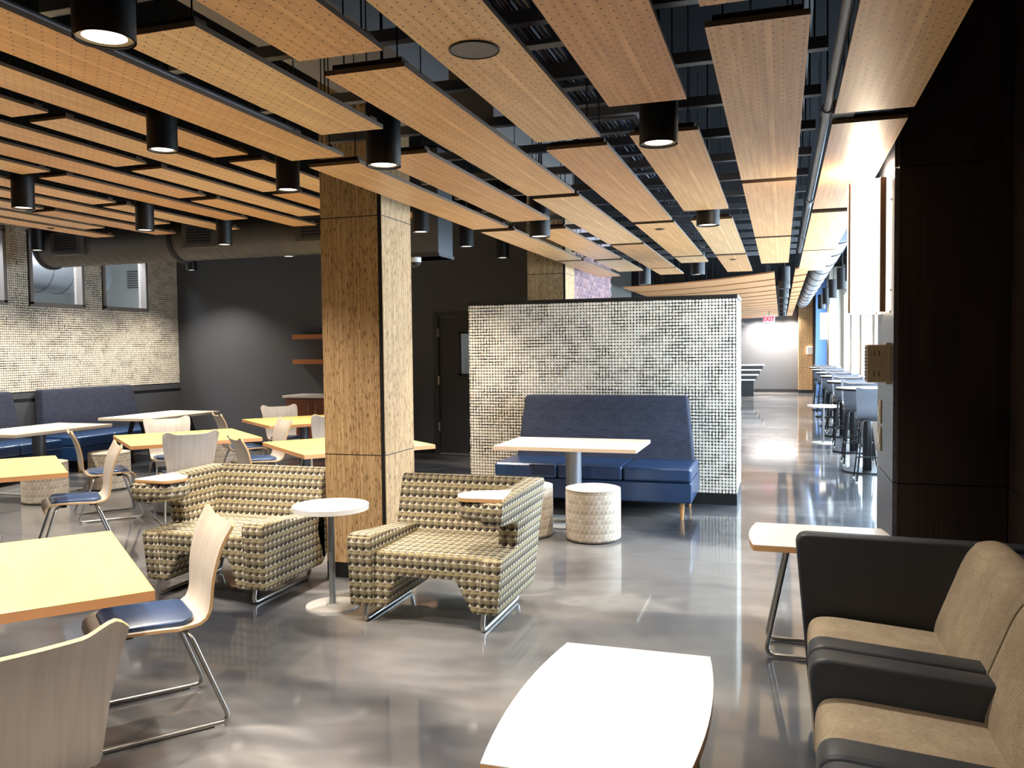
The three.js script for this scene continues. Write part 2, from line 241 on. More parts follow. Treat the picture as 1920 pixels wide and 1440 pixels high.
// room seen through the clerestory windows
struct('wall_adjacent', merge([box(-13.4, -13.3, 0, DECK, -5, -13.6), box(-13.3, XL - 0.16, 0, DECK, -13.6, -13.5), box(-13.3, XL - 0.16, 0, DECK, -4.4, -4.5), box(-13.3, XL - 0.16, DECK - 0.06, DECK - 0.01, -4.4, -13.5)]), mat.whiteWall);
{
  const t = thing('ceiling_light', 'long ceiling light in the white room beyond the clerestory windows', 'ceiling light', [-10.2, 3.58, -8.9]);
  part(t, 'tray', box(-0.12, 0.12, 0.02, 0.05, -2.4, 2.4), mat.whitePlain); part(t, 'diffuser', box(-0.10, 0.10, 0.0, 0.02, -2.38, 2.38), mat.lens);
  const l = new THREE.RectAreaLight(new THREE.Color(0.86, 0.94, 1), 130, 0.19, 4.6); l.position.set(0, -0.01, 0); l.rotation.x = -Math.PI / 2; t.add(l);
  const d = thing('round_duct', 'silver spiral duct behind the clerestory windows', 'duct', [-11.6, 3.02, -8.55]);
  part(d, 'pipe', new THREE.CylinderGeometry(0.40, 0.40, 6.7, 48).rotateX(Math.PI / 2), mat.silver); for (let k = -7; k <= 7; k++) part(d, 'seam', new THREE.TorusGeometry(0.401, 0.006, 6, 48).translate(0, 0, k * 0.42), mat.ductSeam);
  const g = thing('air_grille', 'pale louvred air grille on the white wall beyond the windows', 'air grille', [-12.15, 3.06, -13.5]);
  part(g, 'frame', box(-0.2, 0.2, -0.2, 0.2, 0, 0.03), mat.whiteWall); for (let k = 0; k < 8; k++) part(g, 'louvre', box(-0.17, 0.17, -0.17 + k * 0.045, -0.145 + k * 0.045, 0.03, 0.045), mat.grayBoard);
}
// pillar on the right and the dark panelled wall beside the lounge seats
const PX = 0.56, PZ0 = -4.757, PZ1 = -5.53;
{
  const w = struct('wall_right', merge([box(1.12, 1.32, 0, DECK, 4.0, PZ0), box(PX + 0.02, 1.8, 0, DECK, PZ0 - 0.02, PZ1)]), mat.blackBase);
  const zs = [4.0, 2.8, 1.6, 0.4, -0.8, -2.0, -3.2, PZ0 + 0.02];
  for (let i = 0; i < zs.length - 1; i++) for (const [a, b] of [[0.1, 0.872], [0.878, 2.517], [2.523, DECK]]) part(w, 'panel', box(1.09, 1.12, a, b, zs[i] - 0.003, zs[i + 1] + 0.003), mat.ebony);
  for (const [a, b] of [[0.1, 0.872], [0.878, 2.517], [2.523, DECK]]) { part(w, 'panel', box(PX + 0.02, 1.09, a, b, PZ0, PZ0 - 0.02), mat.ebony); part(w, 'side_panel', box(PX, PX + 0.02, a, b, PZ0 - 0.025, PZ1 + 0.003), mat.steel); }
}
// window wall along the corridor
{
  const zs = [PZ1, ...BAYS.flat(), -30.5], g = [box(WIN_X, 1.8, 0, 0.5, PZ1, -30.5), box(WIN_X, 1.8, 3.0, DECK, PZ1, -30.5)];
  for (let i = 0; i < zs.length; i += 2) g.push(box(WIN_X, 1.8, 0.5, 3.0, zs[i], zs[i + 1]));
  struct('wall_window', merge(g), mat.beigeWall);
  BAYS.forEach(([a, b], i) => {
    const f = struct(`window_${i + 6}`, merge([box(WIN_X + 0.02, WIN_X + 0.05, 0.5, 3.0, a, a - 0.06), box(WIN_X + 0.02, WIN_X + 0.05, 0.5, 3.0, b + 0.06, b), box(WIN_X + 0.02, WIN_X + 0.05, 0.5, 0.56, a, b), box(WIN_X + 0.02, WIN_X + 0.05, 2.94, 3.0, a, b), box(WIN_X + 0.02, WIN_X + 0.05, 0.5, 3.0, (a + b) / 2 + 0.02, (a + b) / 2 - 0.02)]), mat.whitePlain);
    for (const [p, q] of [[a - 0.06, (a + b) / 2 + 0.02], [(a + b) / 2 - 0.02, b + 0.06]]) part(f, 'pane', new THREE.PlaneGeometry(p - q, 2.38).rotateY(-Math.PI / 2).translate(WIN_X + 0.035, 1.75, (p + q) / 2), mat.glass);
  });
  struct('trim_1', box(WIN_X - 0.10, WIN_X, 0, 0.46, PZ1 - 0.1, -28.6), mat.whitePlain);      // low radiator casing under the windows
  struct('wall_pilaster', box(1.22, WIN_X, 0, DECK, -23.9, -25.0), mat.beigeWall);
  struct('wall_blue', box(1.06, WIN_X, 0, DECK, -28.6, -28.9), mat.blueWall);
}
// column 2's neighbours: brick wall and what follows it
{
  const w = struct('wall_brick', box(-2.8, -2.612, 0, DECK, -10.5, -13.3), mat.mortar), L = 0.215, Hh = 0.068, r = rng(5), geo = {};
  const make = (len) => geo[len.toFixed(3)] || (geo[len.toFixed(3)] = new THREE.BoxGeometry(0.03, 0.057, len - 0.011));
  for (let j = 0; j < 15; j++) { let z = -10.5 - (j & 1 ? L / 2 : 0); const y = 2.06 + j * Hh; if (j & 1) { const b = part(w, 'brick', make(L / 2), mat.brick[Math.floor(r() * 3)]); b.position.set(-2.615, y, z + L / 4); }
    for (; z - L > -13.31; z -= L) { const b = part(w, 'brick', make(L), mat.brick[Math.floor(r() * 3)]); b.position.set(-2.612 + r() * 0.006, y, z - L / 2); } }
  struct('wall_passage', merge([box(-2.85, -2.65, 0, DECK, -13.3, -15.3), box(-6, -2.65, 0, DECK, -15.3, -15.5), box(-6.2, -6, 0, DECK, -15.3, -30.7)]), mat.olive);
}
// mosaic cladding: small rounded wooden chips, far too many and too small to pick out one by one
function chipGeo() { const a = 0.0148, c = 0.0068; const s = [[-a + c, -a], [a - c, -a], [a, -a + c], [a, a - c], [a - c, a], [-a + c, a], [-a, a - c], [-a, -a + c]]; return prism(s, 0.012, 0.003, 1); }
const chip = chipGeo();
function mosaic(parent, w, h, place, seed, hole = () => false) {   // place(u, v) -> matrix of a chip at u metres across, v metres up
  const P = 0.0328, nx = Math.floor(w / P), ny = Math.floor(h / P), r = rng(seed), list = [];
  for (let j = 0; j < ny; j++) for (let i = 0; i < nx; i++) {
    const u = (i + 0.5) * w / nx, v = (j + 0.5) * h / ny; if (hole(u, v)) continue;
    const n = fbm(i / 64, j / 64, 13, 19, 3, seed) + 0.30 * (fbm(i / 64, j / 64, 2, 3, 2, seed + 4) - 0.5), g = sm(0.42, 0.62, n);
    const horiz = hash(i >> 2, j, seed) > 0.45, sx = mix(1.035, horiz ? 1.03 : 0.88, g) * (0.97 + r() * 0.06), sy = mix(1.01, horiz ? 0.82 : 0.97, g) * (0.97 + r() * 0.06);
    const m = place(u + (r() - 0.5) * 0.003 * g, v + (r() - 0.5) * 0.003 * g).multiply(new THREE.Matrix4().makeScale(sx, sy, 0.7 + r() * 0.6));
    const t = 0.73 + r() * 0.15 - 0.08 * g * r(), wv = r() * 0.03; list.push([m, new THREE.Color().setRGB(t * 0.80, t * (0.715 + wv), t * (0.60 + wv))]);
  }
  const im = new THREE.InstancedMesh(chip, mat.mosaic, list.length); list.forEach(([m, c], k) => { im.setMatrixAt(k, m); im.setColorAt(k, c); });
  im.name = 'mosaic_chips'; im.userData.kind = 'stuff'; im.castShadow = im.receiveShadow = true; parent.add(im);
}
{
  const z0 = ZB + 0.0, z1 = -4.6, y0 = 1.09, wl = scene.getObjectByName('wall_left');
  mosaic(wl, z1 - z0, DECK - 0.05 - y0, (u, v) => new THREE.Matrix4().makeRotationY(Math.PI / 2).setPosition(XL, y0 + v, z1 - u), 11, (u, v) => { const z = z1 - u, y = y0 + v; return y > SILL - 0.04 && y < HEAD + 0.04 && LW.some(([a, b]) => z < a + 0.012 && z > b - 0.012); });
  const DXa = -3.29, DXb = -0.42, DZ = -8.64, DT = 0.88, DHt = 2.09;
  const w = struct('wall_divider', box(DXa + 0.012, DXb - 0.012, 0.0, DHt, DZ - 0.012, DZ - DT), mat.mosaicBack);
  part(w, 'cap', box(DXa - 0.005, DXb + 0.005, DHt, DHt + 0.035, DZ + 0.005, DZ - DT), mat.blackBase);
  part(w, 'base', box(DXa, DXb, 0, 0.11, DZ - 0.002, DZ - DT), mat.blackBase);
  mosaic(w, DXb - DXa - 0.03, DHt - 0.12, (u, v) => new THREE.Matrix4().setPosition(DXa + 0.015 + u, 0.115 + v, DZ - 0.012), 23);
  mosaic(w, DT - 0.03, DHt - 0.12, (u, v) => new THREE.Matrix4().makeRotationY(Math.PI / 2).setPosition(DXb - 0.012, 0.115 + v, DZ - 0.015 - u), 37);
  mosaic(w, DT - 0.03, DHt - 0.12, (u, v) => new THREE.Matrix4().makeRotationY(-Math.PI / 2).setPosition(DXa + 0.012, 0.115 + v, DZ - 0.015 - u), 41);
}
// clad columns
function column(name, x0, x1, z0, z1) {
  const c = struct(name, box(x0 + 0.004, x1 - 0.004, 0, DECK, z0 - 0.004, z1 + 0.004), mat.blackBase);
  for (const [a, b] of [[0.11, 0.872], [0.879, 2.522], [2.529, DECK]]) {
    part(c, 'front_panel', box(x0 + 0.006, x1 - 0.03, a, b, z0, z0 - 0.02), mat.reed); part(c, 'rear_panel', box(x0 + 0.006, x1 - 0.025, a, b, z1, z1 + 0.02), mat.reed);
    part(c, 'side_panel', box(x1 - 0.02, x1, a, b, z0 - 0.006, z1 + 0.006), mat.reed); part(c, 'side_panel', box(x0, x0 + 0.02, a, b, z0 - 0.025, z1 + 0.004), mat.reed);
  }
}
column('wall_column', -3.075, -2.60, -5.187, -5.67); column('wall_column_rear', -3.01, -2.52, -9.985, -10.46); column('wall_column_far', 0.56, 1.04, -30.0, -30.48);

// ================================================================ THE CEILING
const U = 0.975, HR = 1.6 + U, UL = 1.385, HL = 1.6 + UL;
const rowInfo = {                                              // x from, x to (times U or UL), [zNear, zFar] runs, where the row is
  R1: [-2.445, -2.14, [[0.4, -1.10], [-1.25, -3.86], [-4.03, -6.58], [-6.75, -9.25], [-9.36, -11.59]], 'in the row passing beside the clad column'],
  R2: [-2.025, -1.71, [[0.4, -1.69], [-2.18, -3.45], [-3.94, -6.296], [-6.80, -9.29], [-9.43, -10.9]], 'in the row with a black downlight ahead of the patterned armchairs'],
  R3: [-1.583, -1.265, [[0.5, -2.56], [-2.727, -5.28], [-5.40, -7.98], [-8.12, -10.6], [-10.68, -11.6]], 'in the row above the round white table'],
  R4: [-1.13, -0.818, [[-1.2, -3.935], [-4.104, -6.67], [-6.80, -9.33], [-9.43, -10.1]], 'in the row with the round grey speaker'],
  R5: [-0.682, -0.365, [[-0.9, -3.465], [-3.965, -6.28], [-6.77, -9.30], [-9.46, -11.55]], 'in the row right of the cable tray'],
  R6: [-0.23, 0.083, [[0.1, -2.55], [-2.719, -5.25], [-5.36, -7.98], [-8.10, -10.58]], 'in the row left of the grey conduit'],
  R7: [0.217, 0.531, [[-1.35, -3.905], [-4.085, -6.549], [-6.741, -9.311], [-9.38, -11.82]], 'in the row above the wall sconce'],
  L1: [-2.775, -2.567, [[0.0, -1.9], [-2.0, -3.655], [-3.78, -5.4], [-5.5, -6.3]], 'over the dining side, in the row nearest the clad column'],
  L2: [-3.085, -2.889, [[-0.8, -2.745], [-2.833, -4.538], [-4.636, -5.86]], 'over the dining side, second row from the clad column'],
  L3: [-3.397, -3.193, [[-1.9, -3.65], [-3.763, -5.44]], 'over the dining side, third row from the clad column'],
  L4: [-3.710, -3.502, [[-2.7, -4.524], [-4.636, -5.863]], 'over the dining side, fourth row from the clad column'],
  L5: [-4.010, -3.810, [[-1.9, -3.618], [-3.73, -5.397]], 'over the dining side, fifth row from the clad column'],
  L6: [-4.395, -4.195, [[-2.8, -4.505], [-4.60, -5.83]], 'over the dining side, sixth row from the clad column'],
  L7: [-4.70, -4.50, [[-2.6, -3.62], [-3.71, -5.38]], 'over the dining side, seventh row from the clad column'],
  L8: [-5.03, -4.825, [[-2.9, -4.52], [-4.61, -5.84]], 'over the dining side, eighth row from the clad column'],
  L9: [-5.325, -5.12, [[-3.1, -3.68], [-3.78, -5.37]], 'over the dining side, ninth row from the clad column'],
  L10: [-5.62, -5.415, [[-3.4, -4.3], [-4.39, -5.785]], 'over the dining side, row by the clerestory windows'],
};
let pk = 0;
for (const [k, [x0, x1, runs, where]] of Object.entries(rowInfo)) {
  const L = k[0] === 'L', s = L ? UL : U, h = L ? HL : HR;
  for (const [za, zb] of runs) {
    const a = x0 * s, b = x1 * s, len = (za - zb) * s, w = b - a, t = thing('ceiling_panel', `perforated bamboo ceiling panel ${where}`, 'ceiling panel', [(a + b) / 2, h, (za + zb) / 2 * s], 0, `bamboo ceiling panels ${where}`);
    const g = new THREE.BoxGeometry(w, 0.018, len); g.translate(0, 0.009, 0); const p = g.attributes.position, uv = g.attributes.uv, o = hash(pk, 1, 1) * 3;
    for (let i = 0; i < p.count; i++) uv.setXY(i, (p.getX(i) / w + 0.5) * BW, Math.round((p.getZ(i) + len / 2) / BL * 20) / 20 * BL + Math.round(o * 20) / 20 * BL);
    const face = mat.bamboo[pk++ % 3]; part(t, 'board', g, [mat.bambooEdge, mat.bambooEdge, mat.bambooEdge, face, mat.bambooEdge, mat.bambooEdge]);
    for (const z of [-len / 2 + 0.05, len / 2 - 0.05]) part(t, 'batten', box(-w / 2 + 0.02, w / 2 - 0.02, 0.018, 0.042, z - 0.03, z + 0.03), mat.batten);
    for (const z of [-len / 2 + 0.05, len / 2 - 0.05]) for (const x of [-w / 2 + 0.05, w / 2 - 0.05]) { const q = part(t, 'hanger_rod', cyl(0.003, 0.003, 0.05, DECK - h, 6), mat.rod); q.position.set(x, 0, z); }
  }
}
{ // round speaker and small covers in the panels
  const t = thing('ceiling_speaker', 'round grey speaker grille set in a bamboo ceiling panel', 'speaker', [-0.95, HR - 0.004, -2.585]);
  part(t, 'grille', cyl(0.078, 0.078, 0, 0.004, 40), mat.speaker); part(t, 'rim', new THREE.TorusGeometry(0.08, 0.003, 8, 40).rotateX(Math.PI / 2), mat.grille);
  for (const [x, y, z, l] of [[-0.95, HR, -6.95, 'dark sprinkler cover in the ceiling panel beyond the grey speaker'], [-0.51, HR, -9.66, 'dark sprinkler cover in the ceiling panel right of the cable tray'], [-7.62, HL, -7.22, 'dark sprinkler cover in the panel by the clerestory windows']]) single('sprinkler_cover', l, 'sprinkler cover', merge([cyl(0.042, 0.042, 0, 0.003, 24), cyl(0.028, 0.03, -0.006, 0.001, 24)]), mat.batten, [x, y - 0.003, z]);
}
// slotted steel channels across the lounge ceiling
for (let k = 0, z = -1.62; z > -11.2; z -= 0.62, k++) {
  const t = thing('strut_channel', 'slotted steel channel crossing above the ceiling panels', 'steel channel', [0, 2.74, z], 0, 'slotted steel channels above the ceiling panels');
  part(t, 'channel', merge([box(-2.36, 0.17, 0, 0.004, -0.02, 0.02), box(-2.36, 0.17, 0, 0.045, 0.018, 0.022), box(-2.36, 0.17, 0, 0.045, -0.022, -0.018)]), mat.strut);
  for (const x of [-1.2, 0.12]) { const q = part(t, 'hanger_rod', cyl(0.004, 0.004, 0, 0.44, 6), mat.rod); q.position.x = x; }
}
for (const [x, l] of [[-1.2, 'long steel carrier rail above the round white table'], [0.12, 'long steel carrier rail above the grey conduit']]) { const t = thing('carrier_rail', l, 'steel channel', [x, 3.18, 0]); part(t, 'channel', box(-0.02, 0.02, 0, 0.04, -1.4, -11.2), mat.strut); for (let z = -1.8; z > -11.2; z -= 1.8) { const q = part(t, 'hanger_rod', cyl(0.005, 0.005, 0.03, DECK - 3.18, 6), mat.rod); q.position.z = z; } }
{ // conduit beside the sconce row
  const t = thing('conduit_pipe', 'grey conduit pipe running beside the ceiling panels toward the corridor', 'pipe', [0.19, 2.63, 0]);
  part(t, 'pipe', tube([[0, 0, -0.5], [0, 0, -9.7]], 0.019, 0.04, 12), mat.conduit);
  for (const z of [-3.95, -6.3, -8.4]) { part(t, 'coupling', tr(new THREE.CylinderGeometry(0.026, 0.026, 0.09, 14).rotateX(Math.PI / 2), 0, 0, z), mat.conduit); const q = part(t, 'hanger_rod', cyl(0.004, 0.004, 0.02, DECK - 2.63, 6), mat.rod); q.position.z = z; }
  part(t, 'junction_box', box(0.02, 0.11, -0.03, 0.03, -4.02, -3.90), mat.conduit);
}
{ // cable tray
  const t = thing('cable_tray', 'ladder cable tray packed with coloured cables above the panels', 'cable tray', [-0.955, 2.86, 0]), r = rng(8);
  for (const x of [-0.2, 0.2]) part(t, 'side_rail', box(x - 0.006, x + 0.006, 0, 0.09, -1.2, -10.2), mat.strut);
  for (let z = -1.3; z > -10.2; z -= 0.3) part(t, 'rung', box(-0.2, 0.2, 0, 0.022, z - 0.04, z + 0.02), mat.strut);
  for (let k = 0; k < 30; k++) { const x = -0.185 + k * 0.0128, y = 0.03 + r() * 0.02, p = []; for (let z = -1.2; z > -10.3; z -= 1.0) p.push([x + (r() - 0.5) * 0.006, y + (r() - 0.5) * 0.008, z]); part(t, 'cable', tube(p, 0.0062, 0.2, 5, 3), mat.cables[Math.floor(r() * 6)]); }
  for (let z = -1.8; z > -10; z -= 1.8) for (const x of [-0.2, 0.2]) { const q = part(t, 'hanger_rod', cyl(0.004, 0.004, 0.08, DECK - 2.86, 6), mat.rod); q.position.set(x, 0, z); }
}
single('duct_soffit', 'flat grey duct above the ceiling panels before the clad column', 'duct', rbox(-2.62, -1.97, 3.2, 3.7, -4.9, -0.5, 0.01), mat.grayBoard);
single('duct_soffit', 'flat grey duct above the ceiling panels behind the clad column', 'duct', rbox(-2.55, -1.97, 3.2, 3.7, -8.2, -5.75, 0.01), mat.grayBoard);
for (const [x, l] of [[-3.05, 'black sprinkler pipe nearer the clad column'], [-3.22, 'black sprinkler pipe nearer the dining side panels']]) {
  const t = thing('sprinkler_pipe', l, 'pipe', [x, 3.05, 0]); part(t, 'pipe', tube([[0, 0, 0], [0, 0, x < -3.1 ? -8.0 : -4.9]], 0.022, 0.04, 10), mat.strut);
  for (const z of [-0.8, -2.6, -4.4]) { const q = part(t, 'hanger_rod', cyl(0.004, 0.004, 0, DECK - 3.05, 6), mat.rod); q.position.z = z; }
}
// curved slat ceiling over the corridor
{
  const zc = (x) => -11.19 + 1.171 * (x - 0.19) + 0.24 * (x - 0.19) * (x + 1.27);
  const mk = (xa, xb, off, w, n) => { const pos = [], uv = [], idx = []; for (let i = 0; i <= n; i++) { const x = mix(xa, xb, i / n); for (const [y, dz] of [[0, 0], [0, -w], [0.02, 0], [0.02, -w]]) { pos.push(x, y, zc(x) + dz); uv.push(dz + off, x + off); } }
    for (let i = 0; i < n; i++) { const a = i * 4, b = a + 4; idx.push(a, a + 1, b, b, a + 1, b + 1, a + 2, b + 2, a + 3, b + 2, b + 3, a + 3, a, b, a + 2, b, b + 2, a + 2, a + 1, a + 3, b + 1, b + 1, a + 3, b + 3); } idx.push(0, 2, 1, 1, 2, 3, n * 4, n * 4 + 1, n * 4 + 2, n * 4 + 1, n * 4 + 3, n * 4 + 2);
    let g = new THREE.BufferGeometry(); g.setAttribute('position', new THREE.Float32BufferAttribute(pos, 3)); g.setAttribute('uv', new THREE.Float32BufferAttribute(uv, 2)); g.setIndex(idx); g = g.toNonIndexed(); g.computeVertexNormals(); return g; };
  const slatMap = mat.slat.map; slatMap.repeat.set(1 / 0.6, 1 / 3); mat.slat.map = makeTex(256, 256, (u, v) => lerp3([186, 138, 92], [226, 184, 134], clamp(fbm(u, v, 3, 24, 4, 7) * 1.3 - 0.15))); sized(mat.slat.map, 0.8, 0.8); mat.slat.map.rotation = Math.PI / 2;
  const A = mk(-2.45, -0.09, 0, 1.05, 14), B = mk(0.17, 0.33, 0, 1.05, 2);
  for (let k = 0; k < 14; k++) {
    const t = thing('ceiling_slat', 'curved wooden slat of the corridor ceiling', 'ceiling slat', [0, HR, -k * 1.24], 0, 'curved wooden slats over the corridor');
    part(t, 'long_board', A, mat.slat); part(t, 'short_board', B, mat.slat);
    for (const x of [-2.2, -1.1, -0.2, 0.25]) { const q = part(t, 'hanger_rod', cyl(0.003, 0.003, 0.01, DECK - HR, 5), mat.rod); q.position.set(x, 0, zc(x) - 0.5); }
  }
}
// ducts
{
  const t = thing('round_duct', 'large dark spiral duct hanging before the charcoal back wall', 'duct', [0, 2.99, -8.62]), x0 = -9.1, x1 = -3.9;
  part(t, 'pipe', new THREE.CylinderGeometry(0.255, 0.255, x1 - x0, 48).rotateZ(Math.PI / 2).translate((x0 + x1) / 2, 0, 0), mat.duct);
  for (let x = x0 + 0.2; x < x1; x += 0.17) part(t, 'seam', new THREE.TorusGeometry(0.2555, 0.0035, 5, 40).rotateY(Math.PI / 2 - 0.16).translate(x, 0, 0), mat.ductSeam);
  for (const x of [x0, -7.02]) part(t, 'flange', new THREE.CylinderGeometry(0.28, 0.28, 0.05, 48).rotateZ(Math.PI / 2).translate(x, 0, 0), mat.grille);
  for (const x of [-8.55, -6.55, -5.0]) { const b = part(t, 'air_outlet', box(x - 0.24, x + 0.24, -0.14, 0.14, 0.16, 0.31), mat.duct); part(b, 'outlet_grille', box(x - 0.17, x + 0.17, -0.10, 0.10, 0.305, 0.316), mat.grille); for (let k = 0; k < 6; k++) part(b, 'louvre', box(x - 0.17, x + 0.17, -0.09 + k * 0.034, -0.083 + k * 0.034, 0.314, 0.322), mat.duct); }
  for (const x of [-8.9, -6.0, -4.3]) { const q = part(t, 'hanger_rod', cyl(0.005, 0.005, 0.25, DECK - 2.99, 6), mat.rod); q.position.x = x; }
  const d = thing('round_duct', 'banded silver duct along the corridor above the window tables', 'duct', [0.69, 3.05, 0]);
  part(d, 'pipe', new THREE.CylinderGeometry(0.177, 0.177, 19.0, 40).rotateX(Math.PI / 2).translate(0, 0, -20.6), mat.silver);
  for (let z = -11.2; z > -30; z -= 1.55) part(d, 'band', new THREE.CylinderGeometry(0.19, 0.19, 0.07, 40).rotateX(Math.PI / 2).translate(0, 0, z), mat.ductSeam);
  for (const z of [-12, -18, -24, -29]) { const q = part(d, 'hanger_rod', cyl(0.006, 0.006, 0.17, DECK - 3.05, 6), mat.rod); q.position.z = z; }
}
{ // dark chase with a camera behind the column
  const t = thing('equipment_box', 'dark ceiling-hung equipment box behind the clad column', 'equipment box', [-3.58, 2.575, -8.25]); part(t, 'housing', rbox(-0.2, 0.2, 0, DECK - 2.575, -0.2, 0.2, 0.01), mat.darkWall); part(t, 'lip', box(-0.21, 0.21, 0, 0.03, -0.21, 0.21), mat.doorDark);
  const c = thing('security_camera', 'small white dome camera under the dark equipment box', 'camera', [-3.66, 2.575, -8.1]);
  part(c, 'mount', cyl(0.055, 0.055, -0.05, 0, 24), mat.camWhite); part(c, 'dome', new THREE.SphereGeometry(0.05, 24, 12, 0, Math.PI * 2, Math.PI / 2, Math.PI / 2).translate(0, -0.05, 0), mat.grille); part(c, 'cover', new THREE.SphereGeometry(0.057, 20, 12, -0.5, 1.3, Math.PI * 0.4, Math.PI * 0.5).translate(0, -0.05, 0), mat.camWhite);
}
// ---------------------------------------------------------------- downlights
const lampParts = { r: 0.0835, h: 0.34 };
const housingGeo = merge([cyl(lampParts.r, lampParts.r, 0.0, lampParts.h, 36, true), cyl(lampParts.r, lampParts.r, lampParts.h - 0.004, lampParts.h, 36), new THREE.CylinderGeometry(lampParts.r - 0.006, lampParts.r - 0.006, 0.03, 36, 1, true).translate(0, 0.015, 0)]);
const trimGeo = new THREE.RingGeometry(0.060, 0.079, 40).rotateX(Math.PI / 2).translate(0, 0.008, 0), lensGeo = cyl(0.061, 0.061, 0.010, 0.016, 36);
function lamp(x, y, z, label, group, power = 1, angle = 50, top = DECK) {
  const t = thing('downlight', label, 'downlight', [x, y, z], 0, group);
  part(t, 'housing', housingGeo, mat.lampBody); part(t, 'trim_ring', trimGeo, mat.lampTrim); part(t, 'lens', lensGeo, mat.lens); part(t, 'stem', cyl(0.008, 0.008, lampParts.h, top - y, 8), mat.rod);
  const s = new THREE.SpotLight(LAMP_COLOR, SPOT * power, 0, angle * D2R, 0.55, 2); s.position.set(0, 0.002, 0); s.target.position.set(0, -2, 0); s.castShadow = true; s.shadow.radius = 2.6; t.add(s, s.target); return t;
}
const HB = 2.485, HBL = 2.767;
const B = 'black cylinder downlight';
for (const [z, w] of [[0.9, 'at the entrance end of the second panel row'], [-1.93, 'between panels above the square yellow table with the pulled-out chair'], [-3.67, 'overlapping the top of the clad column'], [-6.40, 'between panels before the mosaic divider'], [-11.75, 'beyond the divider near the brick wall']]) lamp(-1.82, HB, z, `${B} ${w}`, 'downlights in the second panel row', 0.62, 57);
for (const [z, w] of [[1.2, 'at the entrance end of the row right of the cable tray'], [-1.1, 'above the white coffee table'], [-3.70, 'at the end of the panel right of the cable tray'], [-6.28, 'between panels above the corridor end of the divider']]) lamp(-0.51, HB, z, `${B} ${w}`, 'downlights right of the cable tray', 0.62, 57);
lamp(-0.97, HB, -10.45, `${B} behind the divider, below the end of the speaker row`, undefined, 0.6);
for (const [z, w] of [[-1.45, 'in line with the clad column, farthest from the column'], [-2.74, 'in line with the clad column, second before it'], [-4.02, 'below the panel edge, over the dining side of the armchairs'], [-5.31, 'just beside the clad column on its dining side'], [-6.5, 'directly behind the clad column'], [-7.65, 'in front of the dark equipment box'], [-8.92, 'before the charcoal wall, between the equipment box and the rear column'], [-10.2, 'before the dark door, nearest the rear clad column']]) lamp(-3.4, HBL, z, `${B} ${w}`, 'downlights in line with the clad column', 1.0, 58);
for (const z of [-1.4, -2.65, -3.9, -5.2, -6.54, -7.73, -8.98]) lamp(-5.76, HBL, z, 'black cylinder downlight over the yellow dining tables', 'downlights over the yellow tables', 0.85);
for (const [z, w] of [[-4.05, 'by the mosaic wall, farthest from the duct'], [-5.45, 'by the mosaic wall before the first clerestory windows'], [-6.85, 'over the booth with the one-post table'], [-8.18, 'in front of the end of the large dark duct'], [-9.65, 'behind the duct over the corner booth'], [-11.05, 'below the duct washing the charcoal wall corner']]) lamp(-8.86, 2.9, z, `${B} ${w}`, 'downlights along the mosaic wall', 0.95, 62);
for (const z of [-13.6, -16.0, -18.4, -20.8, -23.2, -25.6]) lamp(0.045, HB, z, 'black cylinder downlight hanging in the slot of the corridor slats', 'downlights in the corridor slot', 0.6);
for (const z of [-12.4, -14.2, -16.6, -19.0, -21.4]) lamp(0.92, HB, z, 'black pendant downlight over the window bar tables', 'pendants over the window tables', 0.6);
for (const x of [-2.4, -1.55, -0.75, -0.2, 0.3]) lamp(x, 2.75, -30.0, 'black downlight washing the charcoal far wall', 'downlights washing the far wall', 3.5, 66);

// ================================================================ LOUNGE AND DINING FURNITURE
// ---- round pedestal tops and rectangular tables
function squareTable(c, turn, label, size = 1.22) {
  const t = thing('dining_table', label, 'table', [c[0], 0, c[1]], turn), h = size / 2;
  part(t, 'tabletop', flatTop(roundPts([[-h, -h], [h, -h], [h, h], [-h, h]], 0.006, 2), 0.738, 0.742), mat.yellow);
  part(t, 'edge_band', box(-h, h, 0.705, 0.7385, -h, h), mat.yellowEdge);
  part(t, 'post', cyl(0.06, 0.06, 0.02, 0.705, 28), mat.post); part(t, 'base', cyl(0.36, 0.355, 0, 0.02, 48), mat.post); part(t, 'spider_plate', box(-0.28, 0.28, 0.69, 0.706, -0.28, 0.28), mat.post); return t;
}
const TA = -39.7 * D2R, e1 = [0.77, 0.64], e2 = [0.64, -0.77];
const TT = { T1: [-3.02, -2.37], T2: [-5.80, -4.68], T5: [-5.83, -7.12], T7: [-3.85, -6.90], T6: [-5.74, -9.20] };
squareTable(TT.T1, TA, 'square yellow laminate table with a pulled-out chair showing its grey back'); squareTable(TT.T2, TA, 'square yellow laminate table in front of the round ottomans');
squareTable(TT.T5, TA, 'square yellow laminate table behind the armchair with chairs all round'); squareTable(TT.T7, TA, 'square yellow laminate table tucked behind the clad column'); squareTable(TT.T6, TA, 'square yellow laminate table in front of the brown cabinet');
